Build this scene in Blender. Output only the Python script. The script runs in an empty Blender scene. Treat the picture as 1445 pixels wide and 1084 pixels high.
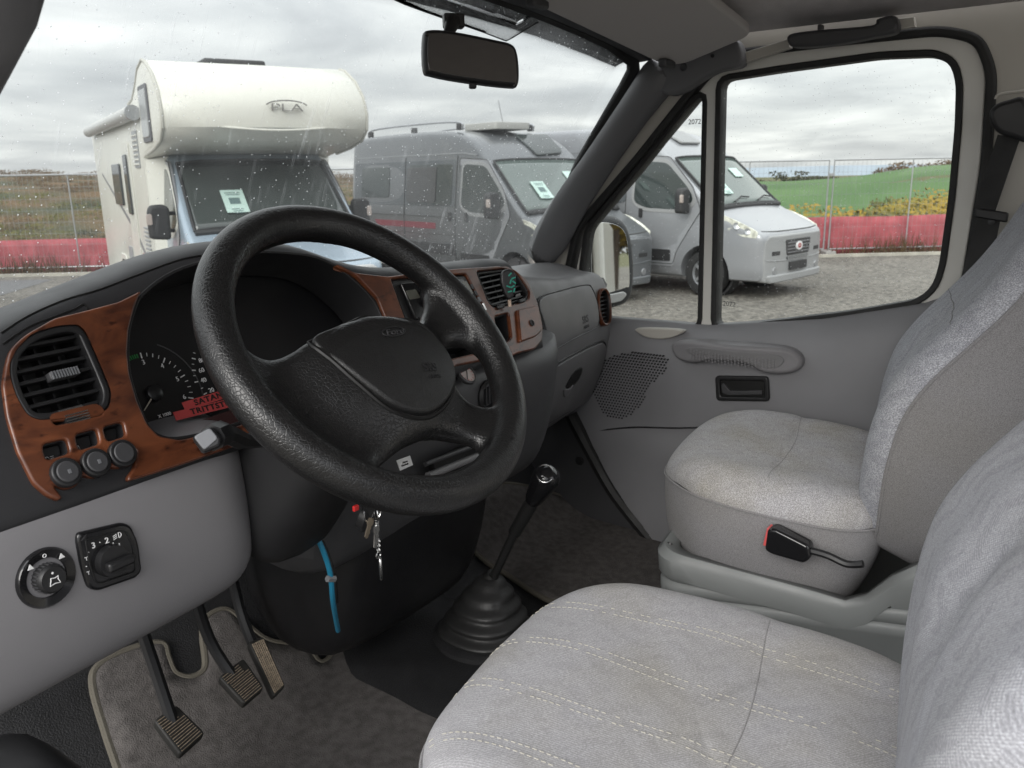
import bpy, bmesh, math, random
from mathutils import Vector as V, Matrix
from mathutils.bvhtree import BVHTree
random.seed(4)
S = bpy.context.scene
COL = S.collection
R_ = math.radians

# ------------------------------------------------------------------ camera
CAM = V((-1.03, 0, .93))
_y, _p, _r = R_(54), R_(14.3), R_(1.1)
cf = V((math.sin(_y)*math.cos(_p), math.cos(_y)*math.cos(_p), -math.sin(_p)))
_c0 = V((math.cos(_y), -math.sin(_y), 0)); _u0 = _c0.cross(cf)
cr = _c0*math.cos(_r) - _u0*math.sin(_r)
cu = _u0*math.cos(_r) + _c0*math.sin(_r)
cam = bpy.data.cameras.new('camera'); camo = bpy.data.objects.new('camera', cam); COL.objects.link(camo)
m = Matrix.Identity(4)
for i in range(3):
    m[i][0], m[i][1], m[i][2], m[i][3] = cr[i], cu[i], -cf[i], CAM[i]
camo.matrix_world = m
cam.sensor_width = 36; cam.lens = 1168/1445*36; cam.clip_start = .02; cam.clip_end = 4000
cam.dof.use_dof = True; cam.dof.focus_distance = 1.05; cam.dof.aperture_fstop = 15
S.camera = camo

# ------------------------------------------------------------------ world, sun, exposure
SUN_EL, SUN_AZ = 28, 257      # azimuth clockwise from +Y: behind and left of the cab
w = bpy.data.worlds.new('World'); S.world = w; w.use_nodes = True
nt = w.node_tree; nt.nodes.clear(); N = nt.nodes.new; L = nt.links.new
out = N('ShaderNodeOutputWorld'); mix = N('ShaderNodeMixShader'); b1 = N('ShaderNodeBackground'); b2 = N('ShaderNodeBackground')
sky = N('ShaderNodeTexSky'); sky.sky_type = 'NISHITA'; sky.sun_disc = False
sky.sun_elevation = R_(SUN_EL); sky.sun_rotation = R_(SUN_AZ)
L(sky.outputs[0], b1.inputs[0]); b1.inputs[1].default_value = .09
tc = N('ShaderNodeTexCoord'); sep = N('ShaderNodeSeparateXYZ'); L(tc.outputs['Generated'], sep.inputs[0])
def wm(op, a, b=None, c=None):
    n = N('ShaderNodeMath'); n.operation = op
    for i, v in enumerate((a, b, c)):
        if v is None: continue
        if isinstance(v, (int, float)): n.inputs[i].default_value = v
        else: L(v, n.inputs[i])
    return n.outputs[0]
zc = wm('MAXIMUM', sep.outputs[2], 0)
den = wm('ADD', zc, .10)
cx = wm('DIVIDE', sep.outputs[0], den); cy = wm('DIVIDE', sep.outputs[1], den)
cmb = N('ShaderNodeCombineXYZ'); L(cx, cmb.inputs[0]); L(cy, cmb.inputs[1])
n1 = N('ShaderNodeTexNoise'); n1.inputs['Scale'].default_value = .85; n1.inputs['Detail'].default_value = 7; n1.inputs['Roughness'].default_value = .52; n1.inputs['Distortion'].default_value = .35
L(cmb.outputs[0], n1.inputs['Vector'])
rp = N('ShaderNodeValToRGB'); L(n1.outputs[0], rp.inputs[0])
e = rp.color_ramp.elements
e[0].position = .30; e[0].color = (.52, .53, .55, 1); e[1].position = .70; e[1].color = (.96, .96, .95, 1)
x = e.new(.44); x.color = (.63, .64, .655, 1); x = e.new(.56); x.color = (.76, .765, .77, 1)
# overcast sky: brighter towards the zenith (CIE overcast)
gz = wm('MULTIPLY_ADD', zc, 1.9, 1.0)
vm = N('ShaderNodeVectorMath'); vm.operation = 'SCALE'; L(rp.outputs[0], vm.inputs[0]); L(gz, vm.inputs['Scale'])
L(vm.outputs[0], b2.inputs[0]); b2.inputs[1].default_value = .92
mix.inputs[0].default_value = .93
L(b1.outputs[0], mix.inputs[1]); L(b2.outputs[0], mix.inputs[2]); L(mix.outputs[0], out.inputs[0])
sun = bpy.data.lights.new('sun', 'SUN'); sun.energy = 1.5; sun.angle = R_(35); sun.color = (1, .97, .93)
suno = bpy.data.objects.new('sun', sun); COL.objects.link(suno)
sd = V((math.sin(R_(SUN_AZ))*math.cos(R_(SUN_EL)), math.cos(R_(SUN_AZ))*math.cos(R_(SUN_EL)), math.sin(R_(SUN_EL))))
suno.rotation_euler = sd.to_track_quat('Z', 'Y').to_euler(); suno.location = (-4, -3, 6)
S.view_settings.view_transform = 'Standard'; S.view_settings.look = 'None'
S.view_settings.exposure = .82; S.view_settings.gamma = 1; S.view_settings.use_curve_mapping = False
S.cycles.max_bounces = 10; S.cycles.transparent_max_bounces = 24; S.cycles.diffuse_bounces = 6

# ------------------------------------------------------------------ materials
MATS = {}
def mat(name, col, rough=.5, metal=0, var=0, vscale=8, bump=0, bscale=200, spec=.5, coat=0, col2=None, detail=4, dist=.002):
    if name in MATS: return MATS[name]
    M = bpy.data.materials.new(name); M.use_nodes = True; MATS[name] = M
    t = M.node_tree; p = t.nodes['Principled BSDF']
    p.inputs['Base Color'].default_value = (*col, 1); p.inputs['Roughness'].default_value = rough
    p.inputs['Metallic'].default_value = metal; p.inputs['Specular IOR Level'].default_value = spec
    p.inputs['Coat Weight'].default_value = coat; p.inputs['Coat Roughness'].default_value = .05
    tcn = t.nodes.new('ShaderNodeTexCoord')
    if var or col2:
        n = t.nodes.new('ShaderNodeTexNoise'); n.inputs['Scale'].default_value = vscale; n.inputs['Detail'].default_value = detail
        t.links.new(tcn.outputs['Object'], n.inputs['Vector'])
        r = t.nodes.new('ShaderNodeValToRGB'); t.links.new(n.outputs[0], r.inputs[0])
        a = r.color_ramp.elements; a[0].position = .35; a[1].position = .65
        c2 = col2 or tuple(min(1, c*(1+var)) for c in col); c1 = col if col2 else tuple(c*(1-var) for c in col)
        a[0].color = (*c1, 1); a[1].color = (*c2, 1)
        t.links.new(r.outputs[0], p.inputs['Base Color'])
    if bump:
        n = t.nodes.new('ShaderNodeTexNoise'); n.inputs['Scale'].default_value = bscale; n.inputs['Detail'].default_value = 2
        t.links.new(tcn.outputs['Object'], n.inputs['Vector'])
        if rough > .3:
            sm_ = t.nodes.new('ShaderNodeTexNoise'); sm_.inputs['Scale'].default_value = 11; sm_.inputs['Detail'].default_value = 5; t.links.new(tcn.outputs['Object'], sm_.inputs['Vector'])
            mr = t.nodes.new('ShaderNodeMapRange'); mr.inputs['From Min'].default_value = .3; mr.inputs['From Max'].default_value = .7; mr.inputs['To Min'].default_value = rough-.10; mr.inputs['To Max'].default_value = min(1, rough+.10); t.links.new(sm_.outputs[0], mr.inputs[0]); t.links.new(mr.outputs[0], p.inputs['Roughness'])
        b = t.nodes.new('ShaderNodeBump'); b.inputs['Strength'].default_value = bump; b.inputs['Distance'].default_value = dist
        t.links.new(n.outputs[0], b.inputs['Height']); t.links.new(b.outputs[0], p.inputs['Normal'])
    return M

def wood_mat():
    M = mat('burl_wood', (.12, .035, .014), .32, coat=.15)
    t = M.node_tree; p = t.nodes['Principled BSDF']; tcn = t.nodes.new('ShaderNodeTexCoord')
    mp = t.nodes.new('ShaderNodeMapping'); mp.inputs['Scale'].default_value = (1, 1, 2.2); t.links.new(tcn.outputs['Object'], mp.inputs[0])
    n = t.nodes.new('ShaderNodeTexNoise'); n.inputs['Scale'].default_value = 14; n.inputs['Detail'].default_value = 6; n.inputs['Distortion'].default_value = 1.2
    t.links.new(mp.outputs[0], n.inputs['Vector'])
    r = t.nodes.new('ShaderNodeValToRGB'); t.links.new(n.outputs[0], r.inputs[0]); a = r.color_ramp.elements
    a[0].position = .3; a[0].color = (.044, .013, .007, 1); a[1].position = .71; a[1].color = (.160, .050, .020, 1)
    k = t.nodes.new('ShaderNodeTexNoise'); k.inputs['Scale'].default_value = 75; k.inputs['Detail'].default_value = 3; t.links.new(mp.outputs[0], k.inputs['Vector'])
    k2 = t.nodes.new('ShaderNodeTexNoise'); k2.inputs['Scale'].default_value = 16; t.links.new(mp.outputs[0], k2.inputs['Vector'])
    mu = t.nodes.new('ShaderNodeMath'); mu.operation = 'MULTIPLY'; t.links.new(k.outputs[0], mu.inputs[0]); t.links.new(k2.outputs[0], mu.inputs[1])
    r2 = t.nodes.new('ShaderNodeValToRGB'); t.links.new(mu.outputs[0], r2.inputs[0]); b = r2.color_ramp.elements
    b[0].position = .30; b[0].color = (1, 1, 1, 1); b[1].position = .40; b[1].color = (.30, .24, .22, 1)
    mx = t.nodes.new('ShaderNodeMix'); mx.data_type = 'RGBA'; mx.blend_type = 'MULTIPLY'; mx.inputs[0].default_value = 1
    t.links.new(r.outputs[0], mx.inputs[6]); t.links.new(r2.outputs[0], mx.inputs[7]); t.links.new(mx.outputs[2], p.inputs['Base Color'])
    return M

def leather_mat(name, base=.022, rough=.34, scale=170):
    M = mat(name, (base, base, base*1.03), rough)
    t = M.node_tree; p = t.nodes['Principled BSDF']; tcn = t.nodes.new('ShaderNodeTexCoord')
    d = t.nodes.new('ShaderNodeTexNoise'); d.inputs['Scale'].default_value = 60; t.links.new(tcn.outputs['Object'], d.inputs['Vector'])
    va = t.nodes.new('ShaderNodeVectorMath'); va.operation = 'MULTIPLY_ADD'; va.inputs[1].default_value = (.012,)*3
    t.links.new(d.outputs['Color'], va.inputs[0]); t.links.new(tcn.outputs['Object'], va.inputs[2])
    v = t.nodes.new('ShaderNodeTexVoronoi'); v.feature = 'DISTANCE_TO_EDGE'; v.inputs['Scale'].default_value = scale
    t.links.new(va.outputs[0], v.inputs['Vector'])
    r = t.nodes.new('ShaderNodeValToRGB'); r.color_ramp.elements[1].position = .14; t.links.new(v.outputs['Distance'], r.inputs[0])
    b = t.nodes.new('ShaderNodeBump'); b.inputs['Strength'].default_value = .4; b.inputs['Distance'].default_value = .00045
    t.links.new(r.outputs[0], b.inputs['Height']); t.links.new(b.outputs[0], p.inputs['Normal'])
    g = t.nodes.new('ShaderNodeTexNoise'); g.inputs['Scale'].default_value = 9; t.links.new(tcn.outputs['Object'], g.inputs['Vector'])
    mr = t.nodes.new('ShaderNodeMapRange'); mr.inputs['To Min'].default_value = rough-.09; mr.inputs['To Max'].default_value = rough+.14
    t.links.new(g.outputs[0], mr.inputs[0]); t.links.new(mr.outputs[0], p.inputs['Roughness'])
    return M

def fabric_mat(name, base, accent, patterned=True, weave=420, stain=.0, contrast=.2, cell=0, rib=0):
    """woven cloth: fine irregular weave, with zigzag patches where the thread direction turns"""
    M = mat(name, base, .95, spec=.12)
    t = M.node_tree; p = t.nodes['Principled BSDF']; tcn = t.nodes.new('ShaderNodeTexCoord'); Nn = t.nodes.new; Lk = t.links.new
    p.inputs['Sheen Weight'].default_value = .05; p.inputs['Sheen Roughness'].default_value = .6
    def mth(op, a, b):
        n = Nn('ShaderNodeMath'); n.operation = op
        for i, q in enumerate((a, b)):
            if isinstance(q, (int, float)): n.inputs[i].default_value = q
            else: Lk(q, n.inputs[i])
        return n.outputs[0]
    def streak(rot, sx, sy):
        mp = Nn('ShaderNodeMapping'); mp.inputs['Rotation'].default_value = (0, 0, rot); mp.inputs['Scale'].default_value = (sx, sy, max(sx, sy)); Lk(tcn.outputs['Object'], mp.inputs[0])
        n = Nn('ShaderNodeTexNoise'); n.inputs['Scale'].default_value = 1; n.inputs['Detail'].default_value = 1.5; Lk(mp.outputs[0], n.inputs['Vector']); return n.outputs[0]
    h = streak(.05, weave*.9, weave*.55)
    if cell:
        s0 = Nn('ShaderNodeSeparateXYZ'); Lk(tcn.outputs['UV'], s0.inputs[0]); k_ = 6.2832/cell
        jit = mth('MULTIPLY', mth('SUBTRACT', streak(.2, 300, 300), .5), 1.6)
        su = mth('SINE', mth('ADD', mth('MULTIPLY', s0.outputs[0], k_), jit), 0); sv = mth('SINE', mth('ADD', mth('MULTIPLY', s0.outputs[1], k_*(.35 if rib else 1)), jit), 0)
        hx_ = mth('SINE', mth('ADD', mth('MULTIPLY', mth('ADD', s0.outputs[0], s0.outputs[1]), k_*.8), jit), 0)
        reg = mth('ADD', mth('MULTIPLY', mth('MULTIPLY', su, sv), .16), .5) if not rib else mth('ADD', mth('MULTIPLY', su, .10), .5)
        h = mth('ADD', mth('MULTIPLY', h, .45), mth('MULTIPLY', reg, .55)); hat = mth('ADD', mth('MULTIPLY', hx_, .085), .48)
    if patterned:
        wd = streak(.75, weave*.35, weave*.95)
        if cell: wd = mth('ADD', mth('MULTIPLY', wd, .4), mth('MULTIPLY', hat, .6))
        sp = Nn('ShaderNodeSeparateXYZ'); Lk(tcn.outputs['UV'], sp.inputs[0])
        ds = Nn('ShaderNodeTexNoise'); ds.inputs['Scale'].default_value = 22; ds.inputs['Detail'].default_value = 2; Lk(tcn.outputs['UV'], ds.inputs['Vector'])
        # zigzag bands that break up here and there
        zz = mth('PINGPONG', mth('MULTIPLY', sp.outputs[1], 26), 1.0)
        q = mth('ADD', mth('MULTIPLY', sp.outputs[0], 34), mth('ADD', mth('MULTIPLY', zz, .9), mth('MULTIPLY', ds.outputs[0], 1.3)))
        fr_ = mth('FRACT', q, 0)
        gt = Nn('ShaderNodeTexNoise'); gt.inputs['Scale'].default_value = 34; gt.inputs['Detail'].default_value = 1; Lk(tcn.outputs['UV'], gt.inputs['Vector'])
        st = mth('MULTIPLY', mth('GREATER_THAN', fr_, .5), mth('GREATER_THAN', gt.outputs[0], .47))
        mx = Nn('ShaderNodeMix'); Lk(st, mx.inputs[0]); Lk(h, mx.inputs[2]); Lk(wd, mx.inputs[3]); h = mx.outputs[0]
    r = Nn('ShaderNodeValToRGB'); Lk(h, r.inputs[0]); a = r.color_ramp.elements
    a[0].position = .30; a[0].color = (*[c*.62 for c in base], 1); a[1].position = .70; a[1].color = (*accent, 1)
    x = a.new(.5); x.color = (*base, 1)
    colr = r.outputs[0]
    if patterned:
        m2 = Nn('ShaderNodeMix'); m2.data_type = 'RGBA'; m2.blend_type = 'MULTIPLY'; Lk(mth('MULTIPLY', st, contrast), m2.inputs[0]); Lk(colr, m2.inputs[6]); m2.inputs[7].default_value = (.42, .42, .46, 1); colr = m2.outputs[2]
    big = Nn('ShaderNodeTexNoise'); big.inputs['Scale'].default_value = 7; big.inputs['Detail'].default_value = 4; Lk(tcn.outputs['Object'], big.inputs['Vector'])
    rb = Nn('ShaderNodeValToRGB'); Lk(big.outputs[0], rb.inputs[0]); rb.color_ramp.elements[0].position = .42; rb.color_ramp.elements[1].position = .70
    rb.color_ramp.elements[0].color = (1, 1, 1, 1); rb.color_ramp.elements[1].color = (1-stain, 1-stain*1.2, 1-stain*1.9, 1)
    m3 = Nn('ShaderNodeMix'); m3.data_type = 'RGBA'; m3.blend_type = 'MULTIPLY'; m3.inputs[0].default_value = 1; Lk(colr, m3.inputs[6]); Lk(rb.outputs[0], m3.inputs[7])
    Lk(m3.outputs[2], p.inputs['Base Color'])
    b = Nn('ShaderNodeBump'); b.inputs['Strength'].default_value = .25; b.inputs['Distance'].default_value = .0006; Lk(h, b.inputs['Height']); Lk(b.outputs[0], p.inputs['Normal'])
    return M

def glass_mat(name, tint, dust=0, streak=0, rough=.0, refl=.07):
    M = bpy.data.materials.new(name); M.use_nodes = True; MATS[name] = M
    t = M.node_tree; t.nodes.clear(); Nn = t.nodes.new; Lk = t.links.new
    o = Nn('ShaderNodeOutputMaterial'); tr = Nn('ShaderNodeBsdfTransparent'); tr.inputs[0].default_value = (*tint, 1)
    gl = Nn('ShaderNodeBsdfGlossy'); gl.inputs['Roughness'].default_value = rough
    lw = Nn('ShaderNodeFresnel'); lw.inputs['IOR'].default_value = 1.3
    a = Nn('ShaderNodeMixShader'); Lk(lw.outputs[0], a.inputs[0]); Lk(tr.outputs[0], a.inputs[1]); Lk(gl.outputs[0], a.inputs[2])
    last = a.outputs[0]
    if dust or streak:
        tcn = Nn('ShaderNodeTexCoord'); df = Nn('ShaderNodeBsdfDiffuse'); df.inputs[0].default_value = (.85, .87, .88, 1)
        tl = Nn('ShaderNodeBsdfTranslucent'); tl.inputs[0].default_value = (.85, .87, .88, 1)
        ad = Nn('ShaderNodeMixShader'); ad.inputs[0].default_value = .7; Lk(df.outputs[0], ad.inputs[1]); Lk(tl.outputs[0], ad.inputs[2])
        def mth(op, x, y=0.):
            n = Nn('ShaderNodeMath'); n.operation = op
            for i, q in enumerate((x, y)):
                if isinstance(q, (int, float)): n.inputs[i].default_value = q
                else: Lk(q, n.inputs[i])
            return n.outputs[0]
        v = Nn('ShaderNodeTexVoronoi'); v.inputs['Scale'].default_value = 120; Lk(tcn.outputs['Object'], v.inputs['Vector'])
        sp = mth('LESS_THAN', v.outputs['Distance'], .13)
        sc = Nn('ShaderNodeSeparateColor'); Lk(v.outputs['Color'], sc.inputs[0])
        cl = Nn('ShaderNodeTexNoise'); cl.inputs['Scale'].default_value = 3.2; cl.inputs['Detail'].default_value = 3; Lk(tcn.outputs['Object'], cl.inputs['Vector'])
        thr = mth('MULTIPLY', cl.outputs[0], 1.15)
        sp = mth('MULTIPLY', sp, mth('LESS_THAN', sc.outputs[0], mth('SUBTRACT', thr, .28)))
        mp = Nn('ShaderNodeMapping'); mp.inputs['Rotation'].default_value = (0, .55, .0); mp.inputs['Scale'].default_value = (200, 14, 9); Lk(tcn.outputs['Object'], mp.inputs[0])
        n2 = Nn('ShaderNodeTexNoise'); n2.inputs['Scale'].default_value = 1; n2.inputs['Detail'].default_value = 2; Lk(mp.outputs[0], n2.inputs['Vector'])
        s2 = mth('MULTIPLY', mth('MAXIMUM', mth('SUBTRACT', n2.outputs[0], .64), 0), 2.4*streak)
        fac = mth('ADD', mth('MULTIPLY', sp, dust), mth('MULTIPLY', s2, cl.outputs[0]))
        film = mth('MULTIPLY', mth('MULTIPLY', cl.outputs[0], cl.outputs[0]), .09*streak)
        fac = mth('MINIMUM', mth('ADD', fac, film), .8)
        c = Nn('ShaderNodeMixShader'); Lk(fac, c.inputs[0]); Lk(last, c.inputs[1]); Lk(ad.outputs[0], c.inputs[2]); last = c.outputs[0]
    Lk(last, o.inputs[0]); return M

# ------------------------------------------------------------------ mesh helpers
LOC = {}
def thing(name, label, cat, loc=(0, 0, 0), group=None, rz=0, local=False):
    o = bpy.data.objects.new(name, None); COL.objects.link(o); o.empty_display_size = .1
    o.location = loc; o.rotation_euler = (0, 0, rz); o['label'] = label; o['category'] = cat
    if group: o['group'] = group
    LOC[o] = V((0, 0, 0)) if local else V(loc)
    return o
def link(name, me, mt, parent=None, smooth=True, kind=None, angle=40):
    if mt is not None:
        me.materials.clear(); me.materials.append(mt)
    o = bpy.data.objects.new(name, me); COL.objects.link(o)
    L0 = LOC.get(parent, V((0, 0, 0)))
    if L0.length > 0: me.transform(Matrix.Translation(-L0))
    if parent is not None: o.parent = parent
    LOC[o] = L0
    if smooth and len(me.polygons):
        me.polygons.foreach_set('use_smooth', [True]*len(me.polygons))
        if angle < 180:
            try: me.set_sharp_from_angle(angle=R_(angle))
            except Exception: pass
    if kind: o['kind'] = kind
    return o
def mk(name, vs, fs, mt, parent=None, smooth=True, sub=0, bevel=0, solid=0, kind=None, angle=40, soff=-1):
    me = bpy.data.meshes.new(name); me.from_pydata([tuple(v) for v in vs], [], fs); me.validate(); me.update()
    o = link(name, me, mt, parent, smooth, kind, angle)
    if solid: q = o.modifiers.new('s', 'SOLIDIFY'); q.thickness = solid; q.offset = soff
    if sub: q = o.modifiers.new('u', 'SUBSURF'); q.levels = q.render_levels = sub
    if bevel: q = o.modifiers.new('b', 'BEVEL'); q.width = bevel; q.segments = 3; q.limit_method = 'ANGLE'; q.angle_limit = R_(35); q.harden_normals = False
    return o
class MB:
    def __init__(s): s.v = []; s.f = []
    def add(s, vs, fs):
        n = len(s.v); s.v += [V(v) for v in vs]; s.f += [[i+n for i in f] for f in fs]; return s
    def box(s, c, d, ax=None):
        ax = ax or (V((1, 0, 0)), V((0, 1, 0)), V((0, 0, 1))); c = V(c)
        vs = [c+ax[0]*(d[0]/2*i)+ax[1]*(d[1]/2*j)+ax[2]*(d[2]/2*k) for k in (-1, 1) for j in (-1, 1) for i in (-1, 1)]
        return s.add(vs, [(0, 2, 3, 1), (4, 5, 7, 6), (0, 1, 5, 4), (2, 6, 7, 3), (0, 4, 6, 2), (1, 3, 7, 5)])
    def tube(s, pts, r, n=8, closed=False):
        pts = [V(p) for p in pts]; m = len(pts); rs = r if isinstance(r, (list, tuple)) else [r]*m
        prev = None; rings = []
        for i, p in enumerate(pts):
            if closed: t = pts[(i+1) % m]-pts[i-1]
            else: t = pts[min(i+1, m-1)]-pts[max(i-1, 0)]
            t.normalize()
            if prev is None: a = t.orthogonal().normalized()
            else: a = (prev-t*prev.dot(t)); a = a.normalized() if a.length > 1e-6 else t.orthogonal().normalized()
            prev = a; b = t.cross(a)
            rings.append([p+(a*math.cos(2*math.pi*k/n)+b*math.sin(2*math.pi*k/n))*rs[i] for k in range(n)])
        vs = [q for g in rings for q in g]; fs = []
        for i in range(m if closed else m-1):
            j = (i+1) % m
            for k in range(n): fs.append((i*n+k, i*n+(k+1) % n, j*n+(k+1) % n, j*n+k))
        if not closed: fs += [tuple(range(n))[::-1], tuple((m-1)*n+k for k in range(n))]
        return s.add(vs, fs)
    def lathe(s, prof, o, ax, n=24):
        """prof: (r, h) list; ax axis direction"""
        o = V(o); ax = V(ax).normalized(); a = ax.orthogonal().normalized(); b = ax.cross(a); vs = []; fs = []
        for r, h in prof:
            vs += [o+ax*h+(a*math.cos(2*math.pi*k/n)+b*math.sin(2*math.pi*k/n))*r for k in range(n)]
        m = len(prof)
        for i in range(m-1):
            for k in range(n): fs.append((i*n+k, i*n+(k+1) % n, (i+1)*n+(k+1) % n, (i+1)*n+k))
        fs += [tuple(range(n))[::-1], tuple((m-1)*n+k for k in range(n))]
        return s.add(vs, fs)
    def prism(s, poly, fr, h0, h1):
        if sum(poly[i-1][0]*poly[i][1]-poly[i][0]*poly[i-1][1] for i in range(len(poly))) < 0: poly = poly[::-1]
        n = len(poly); vs = [fr.w(a, b, h0) for a, b in poly]+[fr.w(a, b, h1) for a, b in poly]
        return s.add(vs, [tuple(range(n))[::-1], tuple(range(n, 2*n))]+[(i, (i+1) % n, (i+1) % n+n, i+n) for i in range(n)])
    def build(s, name, mt, parent=None, **k): return mk(name, s.v, s.f, mt, parent, **k)
def loft(rows, closed=False, caps=False):
    m, n = len(rows), len(rows[0]); vs = [p for r in rows for p in r]; fs = []
    for i in range(m-1):
        for k in range(n if closed else n-1): fs.append((i*n+k, i*n+(k+1) % n, (i+1)*n+(k+1) % n, (i+1)*n+k))
    if caps: fs += [tuple(range(n))[::-1], tuple((m-1)*n+k for k in range(n))]
    return vs, fs
def cat(pts, n=6, closed=True):
    """Catmull-Rom through pts"""
    P = [V(p) if len(p) == 3 else V((p[0], p[1], 0)) for p in pts]; m = len(P); o = []
    for i in range(m if closed else m-1):
        g = lambda j: P[j % m] if closed else P[max(0, min(m-1, j))]
        p0, p1, p2, p3 = g(i-1), g(i), g(i+1), g(i+2)
        for k in range(n):
            t = k/n; o.append(.5*((2*p1)+(p2-p0)*t+(2*p0-5*p1+4*p2-p3)*t*t+(3*p1-p0-3*p2+p3)*t**3))
    if not closed: o.append(P[-1])
    return o if len(pts[0]) == 3 else [(p.x, p.y) for p in o]
def rnd(pts, r=.01, n=4):
    """round the corners of a 2-D polygon"""
    o = []; m = len(pts)
    for i in range(m):
        p, a, b = V(pts[i]), V(pts[i-1]), V(pts[(i+1) % m]); da, db = (a-p), (b-p)
        rr = min(r, da.length*.45, db.length*.45); A = p+da.normalized()*rr; B = p+db.normalized()*rr
        for k in range(n+1):
            t = k/n; q = A*(1-t)**2+p*2*t*(1-t)+B*t*t; o.append((q.x, q.y))
    return o
class Fr:
    """a real plane in the place: origin, right, up; n faces the viewer side"""
    def __init__(s, o, u, v): s.o = V(o); s.u = V(u).normalized(); s.n = s.u.cross(V(v)).normalized(); s.v = s.n.cross(s.u)
    def w(s, a, b, h=0): return s.o+s.u*a+s.v*b+s.n*h
    def px(s, x, y, h=0):
        d = cf+cr*((x-722.5)/1168)-cu*((y-542)/1168); t = ((s.o+s.n*h-CAM).dot(s.n))/d.dot(s.n); p = CAM+d*t-s.o
        return (p.dot(s.u), p.dot(s.v))
    def pp(s, pts, h=0): return [s.px(x, y, h) for x, y in pts]
    def at(s, x, y, h=0): return s.w(*s.px(x, y, h), h)
    def up(s, h): return Fr(s.o+s.n*h, s.u, s.v)
def plate(name, loops, fr, h0, h1, mt, parent=None, bev=.002, fn=None, kind=None, res=2, dense=0):
    """flat panel with holes and rounded edges between heights h0 and h1 of plane fr"""
    c = bpy.data.curves.new('c', 'CURVE'); c.dimensions = '2D'; c.fill_mode = 'BOTH'
    c.bevel_depth = bev; c.bevel_resolution = res; c.offset = -bev; c.extrude = max((h1-h0)/2-bev, 0)
    for lp in loops:
        s = c.splines.new('POLY'); s.points.add(len(lp)-1); s.use_cyclic_u = True
        for i, q in enumerate(lp): s.points[i].co = (q[0], q[1], 0, 1)
    o = bpy.data.objects.new('c', c); me = bpy.data.meshes.new_from_object(o); me.name = name
    bpy.data.objects.remove(o); bpy.data.curves.remove(c)
    hm = (h0+h1)/2
    if dense:
        bm = bmesh.new(); bm.from_mesh(me)
        for _ in range(4):
            bmesh.ops.triangulate(bm, faces=bm.faces[:]); bmesh.ops.subdivide_edges(bm, edges=[e for e in bm.edges if e.calc_length() > dense], cuts=1)
        bmesh.ops.triangulate(bm, faces=bm.faces[:]); bm.to_mesh(me); bm.free()
    for v in me.vertices:
        p = (v.co.x, v.co.y, v.co.z+hm); v.co = fn(*p) if fn else fr.w(*p)
    return link(name, me, mt, parent, kind=kind, angle=50)
def text(name, s, size, fr, a, b, h, mt, parent=None, ext=.0004, rot=0, xs=1, shear=0, font=None, sp=1, fn=None, center=True, off=0):
    c = bpy.data.curves.new('t', 'FONT'); c.body = s; c.size = size; c.extrude = ext; c.align_x = 'CENTER' if center else 'LEFT'; c.align_y = 'CENTER'
    c.shear = shear; c.space_character = sp; c.offset = off; c.resolution_u = 3
    o = bpy.data.objects.new('t', c); me = bpy.data.meshes.new_from_object(o); me.name = name
    bpy.data.objects.remove(o); bpy.data.curves.remove(c); cs, sn = math.cos(rot), math.sin(rot)
    for v in me.vertices:
        x, y = v.co.x*xs, v.co.y; p = (a+x*cs-y*sn, b+x*sn+y*cs, h+v.co.z); v.co = fn(*p) if fn else fr.w(*p)
    return link(name, me, mt, parent, smooth=False)
def bake(o):
    dg = bpy.context.evaluated_depsgraph_get(); me = bpy.data.meshes.new_from_object(o.evaluated_get(dg)); old = o.data; o.modifiers.clear(); o.data = me
    me.name = old.name; return o
def cut(o, cutters):
    """cut real openings; the cutters are gone afterwards"""
    for q in [o]+list(cutters):
        bm = bmesh.new(); bm.from_mesh(q.data); bmesh.ops.recalc_face_normals(bm, faces=bm.faces[:]); bm.to_mesh(q.data); bm.free()
    for q in cutters:
        md = o.modifiers.new('c', 'BOOLEAN'); md.object = q; md.operation = 'DIFFERENCE'; md.solver = 'EXACT'
    bake(o)
    for q in cutters: me = q.data; bpy.data.objects.remove(q); bpy.data.meshes.remove(me)
    me = o.data; me.polygons.foreach_set('use_smooth', [True]*len(me.polygons)); me.set_sharp_from_angle(angle=R_(38)); return o
def lerp(x, xs, ys):
    if x <= xs[0]: return ys[0]
    for i in range(len(xs)-1):
        if x <= xs[i+1]: t = (x-xs[i])/(xs[i+1]-xs[i]); return ys[i]+(ys[i+1]-ys[i])*t
    return ys[-1]
def circ(x, y, r, n=24, ry=None): return [(x+r*math.cos(2*math.pi*k/n), y+(ry or r)*math.sin(2*math.pi*k/n)) for k in range(n)]
def surf(o):
    me = o.data; off_ = LOC[o]; me.calc_loop_triangles()
    return BVHTree.FromPolygons([v.co+off_ for v in me.vertices], [tuple(p.vertices) for p in me.polygons])
def onto(bv, x, y, dflt=None):
    """point of a real surface seen at photo position x, y"""
    d = (cf+cr*((x-722.5)/1168)-cu*((y-542)/1168)).normalized(); h = bv.ray_cast(CAM, d)
    return (h[0], h[1]) if h[0] else (dflt, V((0, -1, 0)))
def drape(pts, bv, h=.001, step=5, closed=True):
    o = []
    for x, y in cat(pts, step, closed):
        p, n = onto(bv, x, y)
        if p: o.append(p+n*h)
    return o
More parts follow.
